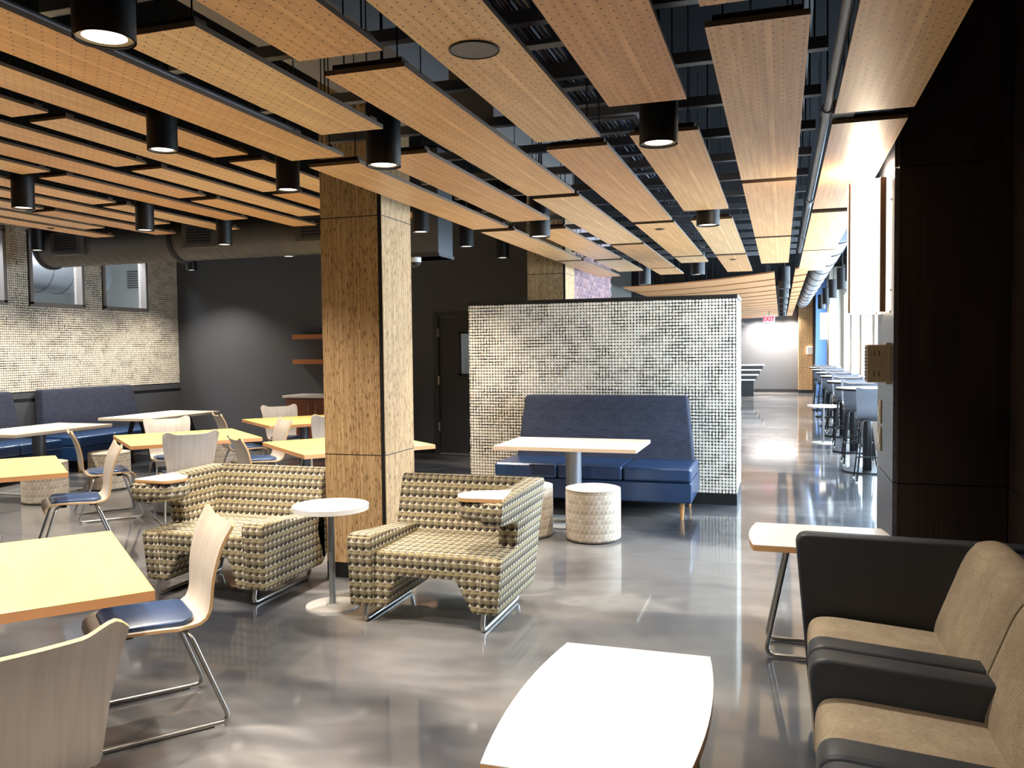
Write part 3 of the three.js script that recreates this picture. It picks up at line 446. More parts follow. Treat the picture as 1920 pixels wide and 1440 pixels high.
function boothTable(x, z, w, d, label, trestle) {
  const t = thing('booth_table', label, 'table', [x, 0, z]);
  part(t, 'tabletop', flatTop(roundPts([[-w / 2, -d / 2], [w / 2, -d / 2], [w / 2, d / 2], [-w / 2, d / 2]], 0.006, 2), 0.739, 0.743), mat.ash); part(t, 'edge_band', box(-w / 2, w / 2, 0.71, 0.7395, -d / 2, d / 2), mat.ashEdge);
  if (trestle) for (const s of [-1, 1]) for (const q of [-1, 1]) part(t, 'leg', tube([[q * 0.06, 0.71, s * d * 0.33], [q * 0.30, 0.02, s * d * 0.33]], 0.03, 0.02, 10), mat.blackMetal);
  else { part(t, 'post', cyl(0.072, 0.072, 0.02, 0.71, 32), trestle === false ? mat.post : mat.postGray); part(t, 'base', rbox(-0.36, 0.36, 0, 0.02, -0.27, 0.27, 0.008), mat.baseGray); }
  return t;
}
boothTable(-1.80, -7.38, 1.28, 0.8, 'pale ash table before the blue booth at the mosaic divider');
boothTable(-8.22, -7.52, 0.84, 1.36, 'pale ash table on one post at the booth by the mosaic wall', false); boothTable(-8.28, -9.62, 0.84, 1.44, 'pale ash table on splayed black legs by the corner booth', true);

// ---- plywood chairs
function shellGrid(profile, width, ear, thick, dish) {         // surface swept across x; returns face and edge geometries
  const n = profile.length, m = 28, P = [], N = [];
  for (let i = 0; i < n; i++) { const a = profile[Math.max(0, i - 1)], b = profile[Math.min(n - 1, i + 1)], l = Math.hypot(b[0] - a[0], b[1] - a[1]); N.push([-(b[1] - a[1]) / l, (b[0] - a[0]) / l]); }
  const at = (i, j, side) => { const s = j / m * 2 - 1, t = i / (n - 1), w = width(t) / 2, [z, y] = profile[i], e = ear(s, t), d = dish(s, t) + side * thick / 2; return [s * w, y + e + N[i][1] * d * -1, z + N[i][0] * d * -1]; };
  const face = (side) => { const pos = [], uv = [], idx = []; for (let i = 0; i < n; i++) for (let j = 0; j <= m; j++) { const q = at(i, j, side); pos.push(...q); uv.push(q[0], i / (n - 1)); }
    for (let i = 0; i < n - 1; i++) for (let j = 0; j < m; j++) { const a = i * (m + 1) + j, b = a + m + 1; side > 0 ? idx.push(a, a + 1, b, a + 1, b + 1, b) : idx.push(a, b, a + 1, a + 1, b, b + 1); }
    const g = new THREE.BufferGeometry(); g.setAttribute('position', new THREE.Float32BufferAttribute(pos, 3)); g.setAttribute('uv', new THREE.Float32BufferAttribute(uv, 2)); g.setIndex(idx); g.computeVertexNormals(); return g; };
  const loop = []; for (let j = 0; j <= m; j++) loop.push([0, j]); for (let i = 1; i < n; i++) loop.push([i, m]); for (let j = m - 1; j >= 0; j--) loop.push([n - 1, j]); for (let i = n - 2; i > 0; i--) loop.push([i, 0]);
  const pos = [], idx = []; loop.forEach(([i, j]) => { pos.push(...at(i, j, 1), ...at(i, j, -1)); }); const k = loop.length; for (let i = 0; i < k; i++) { const a = i * 2, b = ((i + 1) % k) * 2; idx.push(a, a + 1, b, b, a + 1, b + 1); }
  let e = new THREE.BufferGeometry(); e.setAttribute('position', new THREE.Float32BufferAttribute(pos, 3)); e.setAttribute('uv', new THREE.Float32BufferAttribute(new Float32Array(pos.length / 3 * 2), 2)); e.setIndex(idx); e = e.toNonIndexed(); e.computeVertexNormals();
  return { face: merge([face(1), face(-1)]), edge: e };
}
function smoothPts(ctrl, n) { const c = new THREE.CatmullRomCurve3(ctrl.map(([z, y]) => V(z, y, 0)), false, 'catmullrom', 0.5); return c.getSpacedPoints(n).map((p) => [p.x, p.y]); }
const chairProfile = smoothPts([[0.245, 0.385], [0.235, 0.425], [0.18, 0.448], [0.02, 0.444], [-0.12, 0.436], [-0.19, 0.458], [-0.222, 0.53], [-0.238, 0.65], [-0.268, 0.765], [-0.312, 0.855]], 30);
const chairShell = shellGrid(chairProfile, (t) => t < 0.42 ? 0.43 : mix(0.40, 0.50, sm(0.5, 1, t)), (s, t) => t > 0.9 ? (sm(0.5, 0.85, Math.abs(s)) * 0.024 - 0.004 - 0.028 * sm(0.84, 1, Math.abs(s)) ** 2) * sm(0.9, 1, t) : 0, 0.013, (s, t) => t > 0.5 ? s * s * 0.016 * sm(0.5, 0.7, t) : 0);
const padProfile = smoothPts([[0.215, 0.455], [0.17, 0.4665], [0.02, 0.464], [-0.10, 0.457], [-0.145, 0.460]], 12);
function padGeo() { const o = roundPts([[-0.185, -0.155], [0.185, -0.155], [0.195, 0.2], [-0.195, 0.2]], [0.09, 0.09, 0.05, 0.05], 6), s = prism(o, 0.026, 0.009, 3).rotateX(Math.PI / 2).translate(0, 0.026, 0), p = s.attributes.position; for (let i = 0; i < p.count; i++) { const z = p.getZ(i), y = p.getY(i), base = z > 0.16 ? 0.455 - (z - 0.16) * 0.5 : z < -0.10 ? 0.4435 + (-0.10 - z) * 0.12 : mix(0.4425, 0.455, (z + 0.10) / 0.26); p.setXYZ(i, p.getX(i), base + y - 0.004, z); } s.computeVertexNormals(); return soft(s, 0.9); }
const chairPad = padGeo();
const chairFrame = [-1, 1].map((s) => tube([[s * 0.10, 0.415, 0.13], [s * 0.19, 0.415, 0.17], [s * 0.245, 0.013, 0.30], [s * 0.245, 0.013, -0.27], [s * 0.20, 0.41, -0.12], [s * 0.10, 0.415, -0.09]], 0.0105, 0.05, 8));
const chairBrace = merge([box(-0.12, 0.12, 0.405, 0.432, 0.09, 0.14), box(-0.12, 0.12, 0.405, 0.430, -0.12, -0.07), box(-0.03, 0.03, 0.408, 0.428, -0.10, 0.12)]);
function makeChair(label, group) {
  const t = thing('dining_chair', label, 'chair', [0, 0, 0], 0, group);
  part(t, 'shell', chairShell.face, mat.ply); part(t, 'shell_edge', chairShell.edge, mat.plyEdge); part(t, 'seat_pad', chairPad, mat.pad);
  for (const g of chairFrame) { const f = part(t, 'sled_frame', g, mat.chrome); for (const z of [0.25, -0.22]) part(f, 'glide', box((g === chairFrame[0] ? -1 : 1) * 0.245 - 0.008, (g === chairFrame[0] ? -1 : 1) * 0.245 + 0.008, 0, 0.012, z - 0.02, z + 0.02), mat.glide); }
  part(t, 'brace', chairBrace, mat.blackMetal); return t;
}
const at2 = (T, d, k) => [TT[T][0] + d[0] * k, 0, TT[T][1] + d[1] * k], neg = (d) => [-d[0], -d[1]];
const turnTo = (d) => Math.atan2(-d[0], -d[1]);                // faces the table when standing on side d
const chairs = [
  [[-2.62, 0, -2.94], Math.atan2(-0.63, 0.77), 'plywood chair with blue pad pushed under the table edge, beside the patterned armchair'],
  [[-2.08, 0, -1.73], Math.atan2(-0.90, -0.43), 'plywood chair pulled out from the yellow table, grey back turned to the room'],
  [at2('T2', e2, 0.72), turnTo(e2), 'plywood chair with blue pad at the yellow table before the ottomans, turned sideways'],
  [[-6.43, 0, -5.14], turnTo(neg(e1)), 'plywood chair behind the yellow table before the ottomans'],
  [[-5.50, 0, -3.88], turnTo(e1), 'plywood chair on the room side of the yellow table before the ottomans'],
  [[-5.42, 0, -6.60], turnTo(e1), 'plywood chair with its grey back turned to the patterned armchair'],
  [at2('T5', neg(e1), 0.76), turnTo(neg(e1)), 'plywood chair facing the room behind the table with chairs all round'],
  [at2('T5', e2, 0.74), turnTo(e2), 'plywood chair at the table with chairs all round, back toward the clad column'],
  [at2('T5', neg(e2), 0.76), turnTo(neg(e2)), 'plywood chair with blue pad beside the round ottomans, back toward the booths'],
  [at2('T7', neg(e2), 0.72), turnTo(neg(e2)), 'plywood chair at the table tucked behind the clad column'],
  [at2('T6', neg(e1), 0.74), turnTo(neg(e1)), 'plywood chair facing the room in front of the brown cabinet'],
  [at2('T6', neg(e2), 0.76), turnTo(neg(e2)), 'plywood chair near the charcoal wall by the splayed-leg table'],
  [at2('T6', e1, 0.74), turnTo(e1), 'plywood chair with grey back before the brown cabinet, next to the clad column'],
];
const chair0 = makeChair(chairs[0][2], 'plywood dining chairs'); chair0.position.set(...chairs[0][0]); chair0.rotation.y = chairs[0][1];
for (const [p, a, l] of chairs.slice(1)) copyOf(chair0, p, a, l);

// ---- patterned armchairs with a tablet arm (built with the tablet on +x, facing +z; the other is mirrored)
function armchair(label, pos, mirror) {
  const t = thing('armchair', label, 'armchair', pos, 0, 'patterned armchairs'), k = mirror ? -1 : 1, fx = (g) => { if (mirror) { g = g.index ? g.toNonIndexed() : g; g.scale(-1, 1, 1); const p = g.attributes.position, n = p.count; for (const a of ['position', 'normal', 'uv']) { const q = g.attributes[a], s = q.itemSize; for (let i = 0; i < n; i += 3) for (let c = 0; c < s; c++) { const u = q.array[(i + 1) * s + c]; q.array[(i + 1) * s + c] = q.array[(i + 2) * s + c]; q.array[(i + 2) * s + c] = u; } } g.computeVertexNormals(); g = soft(g, 0.8); } return boxUV(g); };
  const side = (pts, rr, x0, x1) => soft(prism(roundPts(pts, rr), x1 - x0, 0.014, 3).rotateY(-Math.PI / 2).translate(x1, 0, 0), 0.8);   // outline in z, y
  const shear = (g, f) => { const p = g.attributes.position; for (let i = 0; i < p.count; i++) p.setX(i, p.getX(i) + f(p.getY(i), p.getZ(i))); g.computeVertexNormals(); return soft(g, 0.8); };
  const shearRight = (g) => { const p = g.attributes.position; for (let i = 0; i < p.count; i++) if (p.getX(i) > 0.3) p.setX(i, p.getX(i) + (p.getY(i) - 0.1) * 0.09 - 0.05); g.computeVertexNormals(); return soft(g, 0.8); };
  // seat block with the arched front skirt
  const front = roundPts([[-0.34, 0.09], [-0.24, 0.09], [-0.17, 0.285], [0.20, 0.285], [0.30, 0.10], [0.425, 0.10], [0.485, 0.43], [-0.30, 0.43]], [0.022, 0.022, 0.02, 0.02, 0.022, 0.03, 0.045, 0.03]);
  part(t, 'seat', fx(soft(prism(front, 0.66, 0.012, 3).translate(0, 0, -0.28), 0.8)), mat.arm);
  // low arm
  part(t, 'low_arm', fx(side([[0.40, 0.095], [0.43, 0.51], [0.38, 0.53], [-0.34, 0.455], [-0.34, 0.14], [-0.30, 0.10]], [0.025, 0.05, 0.05, 0.03, 0.03, 0.03], -0.465, -0.315)), mat.arm);
  // backrest, leaning away
  part(t, 'backrest', fx(shearRight(side([[-0.22, 0.36], [-0.30, 0.12], [-0.36, 0.15], [-0.435, 0.70], [-0.425, 0.765], [-0.365, 0.78], [-0.335, 0.745]], [0.03, 0.03, 0.03, 0.045, 0.045, 0.045, 0.03], -0.465, 0.50))), mat.arm);
  // high arm: C-shaped side with an opening under the tablet
  part(t, 'high_arm', fx(shear(side([[0.385, 0.105], [0.395, 0.425], [0.10, 0.43], [0.13, 0.59], [0.44, 0.62], [0.455, 0.745], [0.36, 0.765], [-0.42, 0.775], [-0.36, 0.14], [-0.33, 0.10]], [0.025, 0.035, 0.03, 0.04, 0.035, 0.035, 0.035, 0.04, 0.03, 0.03], 0.335, 0.455), (y) => (y - 0.1) * 0.09)), mat.arm);
  const ledge = flatTop(roundPts([[0.19, 0.30], [0.26, 0.17], [0.45, 0.10], [0.50, 0.44], [0.26, 0.43]], [0.05, 0.04, 0.02, 0.03, 0.06]), 0.645, 0.752, 0.02);
  part(t, 'ledge_cushion', fx(soft(ledge, 0.9)), mat.arm);
  const tab = roundPts([[0.195, 0.305], [0.255, 0.20], [0.46, 0.115], [0.505, 0.425], [0.25, 0.44]], [0.03, 0.03, 0.012, 0.02, 0.05]);
  const tb = part(t, 'tablet', fx(flatTop(tab, 0.772, 0.776, 0.001)), mat.white); part(tb, 'tablet_edge', fx(flatTop(tab, 0.752, 0.7722, 0.001)), mat.whiteEdge);
  for (const x of [-0.37, 0.365]) part(t, 'sled_leg', tube([[k * x, 0.15, 0.36], [k * x, 0.014, 0.385], [k * x, 0.014, -0.26], [k * x, 0.16, -0.31]], 0.014, 0.035, 10), mat.chrome);
  return t;
}
armchair('patterned armchair with white tablet on its window side', [-1.965, 0, -4.75], false);
armchair('patterned armchair with white tablet on its dining side', [-3.545, 0, -4.85], true);

// ---- round side table
{ const t = thing('side_table', 'small round white table between the two patterned armchairs', 'side table', [-2.68, 0, -4.585]);
  part(t, 'tabletop', cyl(0.235, 0.235, 0.612, 0.642, 64), mat.whitePlain); part(t, 'post', cyl(0.02, 0.02, 0.012, 0.612, 20), mat.postGray); part(t, 'base', merge([cyl(0.168, 0.165, 0, 0.011, 56), cyl(0.045, 0.03, 0.011, 0.02, 24)]), mat.baseGray); }

// ---- booths
function booth(label, pos, turn) {                             // local: wall at z = 0, seat toward +z, length along x
  const t = thing('booth_bench', label, 'booth', pos, turn);
  const back = roundPts([[-0.93, 0.36], [0.93, 0.36], [0.845, 1.115], [-0.845, 1.115]], [0, 0, 0.04, 0.04]);
  const g = prism(back, 0.15, 0.025, 3), p = g.attributes.position; for (let i = 0; i < p.count; i++) p.setZ(i, p.getZ(i) + 0.02 + (1.115 - p.getY(i)) * 0.14); g.computeVertexNormals(); part(t, 'backrest', boxUV(soft(g, 0.7)), mat.blueFabric);
  part(t, 'base', rbox(-0.955, 0.955, 0.16, 0.352, 0.05, 0.865, 0.015), mat.blueVinyl);
  for (let k = 0; k < 3; k++) part(t, 'cushion', rbox(-0.955 + k * 0.637 + 0.002, -0.955 + (k + 1) * 0.637 - 0.002, 0.354, 0.49, 0.12, 0.885, 0.03, 4), mat.blueVinyl);
  for (const x of [-0.86, 0.86]) for (const z of [0.12, 0.80]) { const l = part(t, 'leg', cyl(0.020, 0.034, 0, 0.16, 4).rotateY(Math.PI / 4), mat.oakLeg); l.position.set(x, 0, z); } return t;
}
booth('blue booth against the mosaic divider', [-1.735, 0, -8.61], 0);
booth('blue corner booth against the mosaic wall, nearest the charcoal wall', [XL + 0.02, 0, -9.78], Math.PI / 2);
booth('blue booth against the mosaic wall behind the one-post table', [XL + 0.02, 0, -7.62], Math.PI / 2);

// ---- ottomans
const o0 = thing('ottoman', 'round beige ottoman before the blue booth, clear of the armchair', 'ottoman', [-1.50, 0, -6.83], 0, 'round patterned ottomans');
part(o0, 'body', (() => { const g = new THREE.LatheGeometry([[0, 0.012], [0.228, 0.012], [0.231, 0.03], [0.231, 0.415], [0.224, 0.434], [0.205, 0.44], [0, 0.442]].map(([x, y]) => new THREE.Vector2(x, y)), 48), p = g.attributes.position, uv = g.attributes.uv; for (let i = 0; i < p.count; i++) { const y = p.getY(i), r = Math.hypot(p.getX(i), p.getZ(i)); if (y > 0.43 && r < 0.215) uv.setXY(i, p.getX(i), p.getZ(i)); else uv.setXY(i, uv.getX(i) * 1.44, y); } return g; })(), mat.otto);
part(o0, 'base', cyl(0.222, 0.222, 0, 0.014, 40), mat.blackBase); part(o0, 'piping', new THREE.TorusGeometry(0.226, 0.005, 8, 48).rotateX(Math.PI / 2).translate(0, 0.43, 0), mat.otto);
for (const [p, l] of [[[-2.09, 0, -6.84], 'round beige ottoman right behind the patterned armchair with the window-side tablet'], [[-7.62, 0, -7.03], 'round beige ottoman by the one-post table, nearer the yellow table'], [[-7.60, 0, -7.93], 'round beige ottoman by the one-post table, nearer the corner booth'], [[-7.05, 0, -9.25], 'round beige ottoman by the splayed-leg table']]) copyOf(o0, p, 0.4, l);

// ---- white coffee table and end table
function barrelTop(w, l, bulge, ends) { const o = []; for (let i = 0; i <= 12; i++) { const q = i / 12 * 2 - 1; o.push([-(w / 2 + bulge * (1 - q * q)), q * l / 2]); } for (let i = 1; i < 8; i++) { const q = i / 8 * 2 - 1; o.push([q * w / 2, l / 2 + ends * (1 - q * q)]); } for (let i = 0; i <= 12; i++) { const q = 1 - i / 12 * 2; o.push([w / 2 + bulge * (1 - q * q), q * l / 2]); } for (let i = 1; i < 8; i++) { const q = 1 - i / 8 * 2; o.push([q * w / 2, -l / 2 - ends * (1 - q * q)]); } return o; }
{
  const t = thing('coffee_table', 'white coffee table with bowed sides and wood-coloured edge', 'coffee table', [-0.535, 0, -2.70], 0), o = barrelTop(0.56, 1.02, 0.042, 0.0);
  part(t, 'tabletop', flatTop(o, 0.418, 0.422, 0.001), mat.white); part(t, 'edge_band', flatTop(o, 0.39, 0.4182, 0.001), mat.whiteEdge);
  for (const z of [-0.34, 0.34]) part(t, 'sled_leg', tube([[-0.12, 0.385, z], [-0.22, 0.385, z], [-0.25, 0.012, z], [0.25, 0.012, z], [0.22, 0.385, z], [0.12, 0.385, z]], 0.011, 0.05, 8), mat.chrome);
  part(t, 'rail', box(-0.03, 0.03, 0.372, 0.39, -0.36, 0.36), mat.chrome);
  const u = thing('end_table', 'white end table on a bent steel sled leg beside the lounge seats', 'end table', [0.19, 0, -4.54]), q = barrelTop(0.64, 0.55, 0.03, 0.0);
  part(u, 'tabletop', flatTop(q, 0.616, 0.62, 0.001), mat.white); part(u, 'edge_band', flatTop(q, 0.588, 0.6162, 0.001), mat.whiteEdge);
  for (const z of [-0.16, 0.10]) part(u, 'sled_leg', tube([[-0.08, 0.583, z], [-0.15, 0.583, z], [-0.265, 0.012, z], [0.25, 0.012, z], [0.16, 0.583, z], [0.08, 0.583, z]], 0.011, 0.05, 8), mat.chrome);
  part(u, 'rail', merge([box(-0.1, 0.1, 0.574, 0.588, -0.18, 0.12), box(-0.012, 0.012, 0.004, 0.020, -0.16, 0.10)]), mat.chrome);
}
// ---- lounge seats along the dark wall (they face -x)
{
  const prof = (pts, rr, z0, z1, b = 0.014) => boxUV(soft(prism(roundPts(pts, rr), z1 - z0, b, 3).translate(0, 0, z0), 0.8));   // outline in x, y
  const seatP = [[0.115, 0.14], [0.105, 0.40], [0.125, 0.455], [0.19, 0.468], [0.62, 0.435], [0.72, 0.40], [0.70, 0.14]], backP = [[0.595, 0.40], [0.60, 0.46], [0.705, 0.745], [0.745, 0.80], [0.83, 0.815], [0.90, 0.77], [0.86, 0.20], [0.66, 0.16]];
  const sr = [0.03, 0.05, 0.05, 0.06, 0.06, 0.02, 0.02], br = [0.02, 0.05, 0.06, 0.05, 0.06, 0.06, 0.03, 0.02];
  const lounge = (label, z0, z1, wing) => {                    // z0 is the far end
    const t = thing('lounge_chair', label, 'lounge chair', [0, 0, 0], 0, 'beige and charcoal lounge seats'), a = z0 + 0.115, b = z1 - 0.115;
    part(t, 'seat_cushion', prof(seatP, sr, a, b), mat.sofa); part(t, 'back_cushion', prof(backP, br, wing ? z0 + 0.06 : a - 0.113, b + 0.113, 0.006), mat.sofa);
    if (wing) part(t, 'wing_panel', prof([[0.12, 0.08], [0.06, 0.77], [0.085, 0.80], [0.95, 0.79], [0.95, 0.10]], [0.03, 0.02, 0.03, 0.03, 0.03], z0, z0 + 0.085, 0.012), mat.charcoal);
    else part(t, 'arm', prof([[0.135, 0.08], [0.085, 0.55], [0.12, 0.585], [0.66, 0.545], [0.70, 0.10]], [0.03, 0.05, 0.04, 0.02, 0.03], z0 + 0.003, a + 0.002), mat.charcoal);
    part(t, 'arm', prof([[0.135, 0.08], [0.085, 0.55], [0.12, 0.585], [0.66, 0.545], [0.70, 0.10]], [0.03, 0.05, 0.04, 0.02, 0.03], b - 0.002, z1 - 0.003), mat.charcoal);
    part(t, 'back_shell', rbox(0.86, 0.97, 0.10, 0.77, z0 + 0.09, z1 - 0.005, 0.02), mat.charcoal);
    for (const z of [z0 + 0.1, z1 - 0.1]) for (const x of [0.2, 0.85]) { const l = part(t, 'foot', cyl(0.015, 0.018, 0, 0.10, 12), mat.chrome); l.position.set(x, 0, z); } return t;
  };
  lounge('beige lounge seat with a tall charcoal wing panel beside the end table', -3.82, -2.975, true);
  lounge('beige lounge seat between low charcoal arms, next to the winged seat', -2.965, -2.175, false);
  lounge('beige lounge seat at the open end of the row, farthest from the end table', -2.165, -1.375, false);
}
// ---- cabinet, shelves
{
  const t = thing('cabinet', 'brown cabinet with pale countertop against the charcoal wall', 'cabinet', [-6.65, 0, ZB + 0.31]);
  part(t, 'carcass', box(-0.73, 0.73, 0.09, 0.875, -0.3, 0.27), mat.cabinet); part(t, 'plinth', box(-0.72, 0.72, 0, 0.09, -0.3, 0.22), mat.blackBase); part(t, 'countertop', rbox(-0.77, 0.77, 0.88, 0.92, -0.3, 0.32, 0.006), mat.counter); part(t, 'backsplash', box(-0.35, 0.77, 0.92, 1.03, -0.305, -0.285), mat.counter);
  for (let k = 0; k < 3; k++) { const x = -0.72 + k * 0.48, d = part(t, 'door', box(x + 0.004, x + 0.476, 0.1, 0.865, 0.27, 0.29), mat.cabinet); const hx = k === 0 ? x + 0.41 : x + 0.06; part(d, 'handle', tube([[hx, 0.65, 0.288], [hx, 0.65, 0.315], [hx, 0.79, 0.315], [hx, 0.79, 0.288]], 0.006, 0.015, 8), mat.chrome); }
  for (const [y, l] of [[1.80, 'upper orange-brown floating shelf on the charcoal wall'], [1.40, 'lower orange-brown floating shelf on the charcoal wall']]) single('wall_shelf', l, 'shelf', rbox(-7.46, -5.95, y, y + 0.075, ZB, ZB + 0.25, 0.004), mat.shelf);
}
// ---- fittings on the pillar
{
  const t = thing('wall_sconce', 'large glowing half-drum sconce on the near pillar', 'sconce', [PX - 0.004, 1.78, -5.12]), R = 0.2, H = 0.72;
  const shell = new THREE.CylinderGeometry(R, R, H, 40, 1, true, Math.PI, Math.PI).translate(0, H / 2, 0); part(t, 'diffuser', shell, mat.sconce);
  part(t, 'bottom_lens', new THREE.CircleGeometry(R - 0.004, 32, Math.PI / 2, Math.PI).rotateX(Math.PI / 2).translate(0, 0.012, 0), mat.sconce);
  for (const y of [0, 0.115, H - 0.12, H]) part(t, 'ring', new THREE.TorusGeometry(R + 0.004, 0.006, 8, 32, Math.PI).rotateX(Math.PI / 2).rotateY(-Math.PI / 2 - Math.PI).translate(0, y, 0), mat.bronze);
  for (const [a, w] of [[-80, 0.03], [-20, 0.006], [25, 0.006], [80, 0.03]]) { const b = part(t, 'bar', box(-w / 2, w / 2, 0, H, -0.005, 0.005), mat.bronze); b.position.set(-Math.cos(a * D2R) * (R + 0.006), 0, -Math.sin(a * D2R) * (R + 0.006)); b.rotation.y = Math.PI / 2 + a * D2R; }
  const p = new THREE.PointLight(new THREE.Color(1, 0.84, 0.62), 3.2, 0, 2); p.position.set(-0.11, H + 0.02, 0); p.castShadow = true; p.shadow.radius = 3; t.add(p);
  const q = new THREE.RectAreaLight(new THREE.Color(1, 0.86, 0.68), 2.2, 0.36, H); q.position.set(-R - 0.02, H / 2, 0); q.lookAt(-5, 1.78 + H / 2, -5.12); t.add(q); q.rotation.set(0, Math.PI / 2, 0);
  const f = thing('wall_sconce', 'distant glowing half-drum sconce on the blue-backed pilaster', 'sconce', [1.218, 1.78, -24.5]); part(f, 'diffuser', shell, mat.sconce); for (const y of [0, H]) part(f, 'ring', new THREE.TorusGeometry(R + 0.004, 0.006, 8, 32, Math.PI).rotateX(Math.PI / 2).rotateY(-Math.PI / 2 - Math.PI).translate(0, y, 0), mat.bronze);
  const b = thing('thermostat_guard', 'beige slotted guard box with a key lock on the near pillar', 'guard box', [PX, 1.5, -4.985]);
  part(b, 'back_plate', box(-0.022, 0, -0.112, 0.112, -0.085, 0.085), mat.beigeBox); part(b, 'cover', rbox(-0.115, -0.02, -0.103, 0.103, -0.075, 0.075, 0.008), mat.beigeBox);
  for (const y of [0.055, -0.055]) for (const x of [-0.08, -0.055]) part(b, 'slot', box(x - 0.0025, x + 0.0025, y - 0.014, y + 0.014, 0.0745, 0.0755), mat.slot);
  for (let k = 0; k < 10; k++) part(b, 'vent', box(-0.1165, -0.1145, -0.088 + k * 0.0185, -0.078 + k * 0.0185, -0.05, 0.05), mat.slot);
  part(b, 'lock', tr(new THREE.CylinderGeometry(0.008, 0.008, 0.012, 16).rotateX(Math.PI / 2), -0.043, -0.005, 0.078), mat.chrome);
  for (const [y, l] of [[1.21, 'upper pale switch plate on the near pillar'], [1.05, 'lower pale switch plate on the near pillar']]) { const s = thing('switch_plate', l, 'light switch', [PX, y, -5.35]); part(s, 'plate', rbox(-0.008, 0, -0.07, 0.07, -0.06, 0.06, 0.003), mat.beigeBox); for (const z of [-0.025, 0.025]) part(s, 'rocker', box(-0.013, -0.008, -0.03, 0.03, z - 0.014, z + 0.014), mat.whitePlain); }
}
// ================================================================ CORRIDOR
function barTable(x, z, label) { const t = thing('bar_table', label, 'bar table', [x, 0, z], 0, 'round bar tables along the windows'); part(t, 'tabletop', cyl(0.375, 0.375, 1.036, 1.066, 48), mat.whitePlain); part(t, 'edge_band', cyl(0.378, 0.378, 1.034, 1.058, 48), mat.blackMetal); part(t, 'post', cyl(0.055, 0.055, 0.02, 1.036, 20), mat.blackMetal); part(t, 'base', cyl(0.30, 0.295, 0, 0.022, 40), mat.blackMetal); return t; }
const barZ = [-11.4, -13.5, -15.8, -17.7, -20.0, -22.2]; for (const z of barZ) barTable(1.04, z, 'round white bar table on a black post by the windows');
const stoolProfile = smoothPts([[0.20, 0.69], [0.19, 0.725], [0.14, 0.745], [-0.02, 0.74], [-0.13, 0.75], [-0.175, 0.80], [-0.195, 0.95], [-0.225, 1.10]], 20), stoolShell = shellGrid(stoolProfile, (t) => t < 0.5 ? 0.38 : mix(0.36, 0.43, t), (s, t) => t > 0.9 ? sm(0.6, 0.9, Math.abs(s)) * 0.015 * sm(0.9, 1, t) : 0, 0.013, () => 0);
const s0 = thing('bar_stool', 'bar stool with grey shell at the window bar tables', 'bar stool', [0, 0, 0], 0, 'bar stools along the windows');
part(s0, 'shell', stoolShell.face, mat.stoolShell); part(s0, 'shell_edge', stoolShell.edge, mat.plyEdge); part(s0, 'seat_pad', rbox(-0.16, 0.16, 0.745, 0.77, -0.12, 0.16, 0.01), mat.stoolPad);
for (const [x, z] of [[-1, 1], [1, 1], [-1, -1], [1, -1]]) { const l = part(s0, 'leg', tube([[x * 0.06, 0.725, z * 0.08], [x * 0.13, 0.725, z * 0.12], [x * 0.20, 0.014, z * 0.21]], 0.009, 0.05, 8), mat.blackMetal); part(l, 'glide', box(x * 0.20 - 0.012, x * 0.20 + 0.012, 0, 0.016, z * 0.21 - 0.012, z * 0.21 + 0.012), mat.glide); }
part(s0, 'footrest', merge([tube([[-0.176, 0.26, 0.184], [0.176, 0.26, 0.184]], 0.007), tube([[-0.176, 0.30, -0.182], [0.176, 0.30, -0.182]], 0.007), tube([[-0.178, 0.28, 0.184], [-0.178, 0.28, -0.184]], 0.007), tube([[0.178, 0.28, 0.184], [0.178, 0.28, -0.184]], 0.007)]), mat.blackMetal);
s0.position.set(1.04, 0, -10.62); s0.rotation.y = Math.PI;
for (const z of barZ) { if (z !== barZ[0]) copyOf(s0, [1.04, 0, z + 0.74], Math.PI); copyOf(s0, [1.0, 0, z - 0.72], 0); }
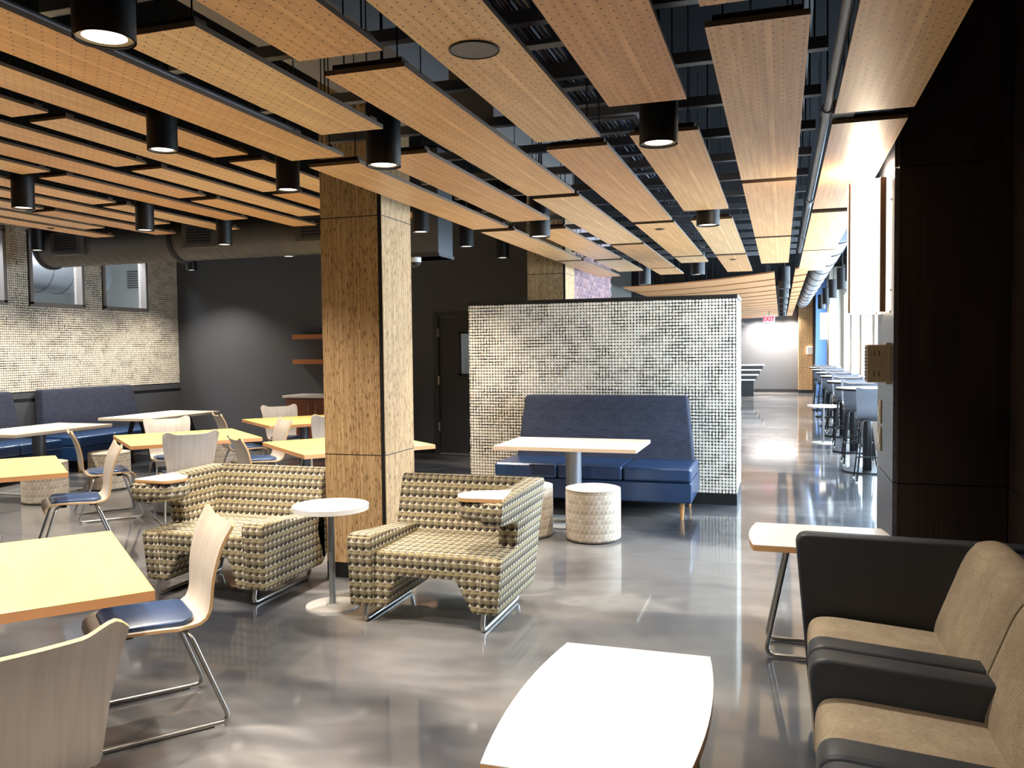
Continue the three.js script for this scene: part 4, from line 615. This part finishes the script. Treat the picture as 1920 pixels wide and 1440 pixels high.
{ const t = thing('side_table', 'small round white table standing in the corridor by the bar stools', 'side table', [0.66, 0, -14.62]); part(t, 'tabletop', cyl(0.25, 0.25, 0.595, 0.622, 40), mat.whitePlain); part(t, 'post', cyl(0.022, 0.022, 0.012, 0.595, 16), mat.postGray); part(t, 'base', cyl(0.19, 0.185, 0, 0.012, 40), mat.baseGray); }
{ // exit sign
  const font = await new FontLoader().loadAsync('fonts/droid/droid_sans_bold.typeface.json');
  const t = thing('exit_sign', 'red EXIT sign hanging in the corridor', 'exit sign', [-0.33, 2.26, -24.4]); part(t, 'housing', rbox(-0.165, 0.165, 0, 0.205, -0.03, 0, 0.008), mat.exitFace); part(t, 'stem', cyl(0.008, 0.008, 0.2, DECK - 2.26, 8).translate(0, 0, -0.015), mat.rod);
  const g = new TextGeometry('EXIT', { font, size: 0.115, depth: 0.006, curveSegments: 4 }); g.computeBoundingBox(); const b = g.boundingBox; g.translate(-(b.max.x + b.min.x) / 2, 0.045, 0.0); g.scale(0.9, 1.05, 1); part(t, 'lettering', g, mat.exitRed);
}
{ // stepped bench at the far left of the corridor
  const t = thing('tiered_bench', 'tiered bench with thin white treads by the far charcoal wall', 'bench', [-2.0, 0, -27.4]);
  for (let k = 0; k < 4; k++) { part(t, 'tread', box(-1.2, 1.2 - k * -0.09, 0.50 + k * 0.155, 0.535 + k * 0.155, -1.0 - k * 0.28, -0.6 - k * 0.28), mat.whitePlain); part(t, 'riser', box(-1.2, 1.15 + k * 0.09, k ? 0.38 + k * 0.155 : 0, 0.50 + k * 0.155, -1.0 - k * 0.28, -0.66 - k * 0.28), mat.doorDark); }
  const w = thing('wall_phone', 'small pale telephone on the far clad column', 'telephone', [0.92, 1.32, -29.96]); part(w, 'body', rbox(-0.09, 0.09, 0, 0.26, -0.04, 0.04, 0.01), mat.whitePlain); part(w, 'handset', rbox(-0.08, -0.03, 0.02, 0.24, 0.04, 0.08, 0.015), mat.camWhite);
}
scene.traverse((o) => { if (o.isMesh) { o.castShadow = true; o.receiveShadow = true; } if (o.isSpotLight || o.isPointLight) o.castShadow = true; });
renderer.render(scene, camera);
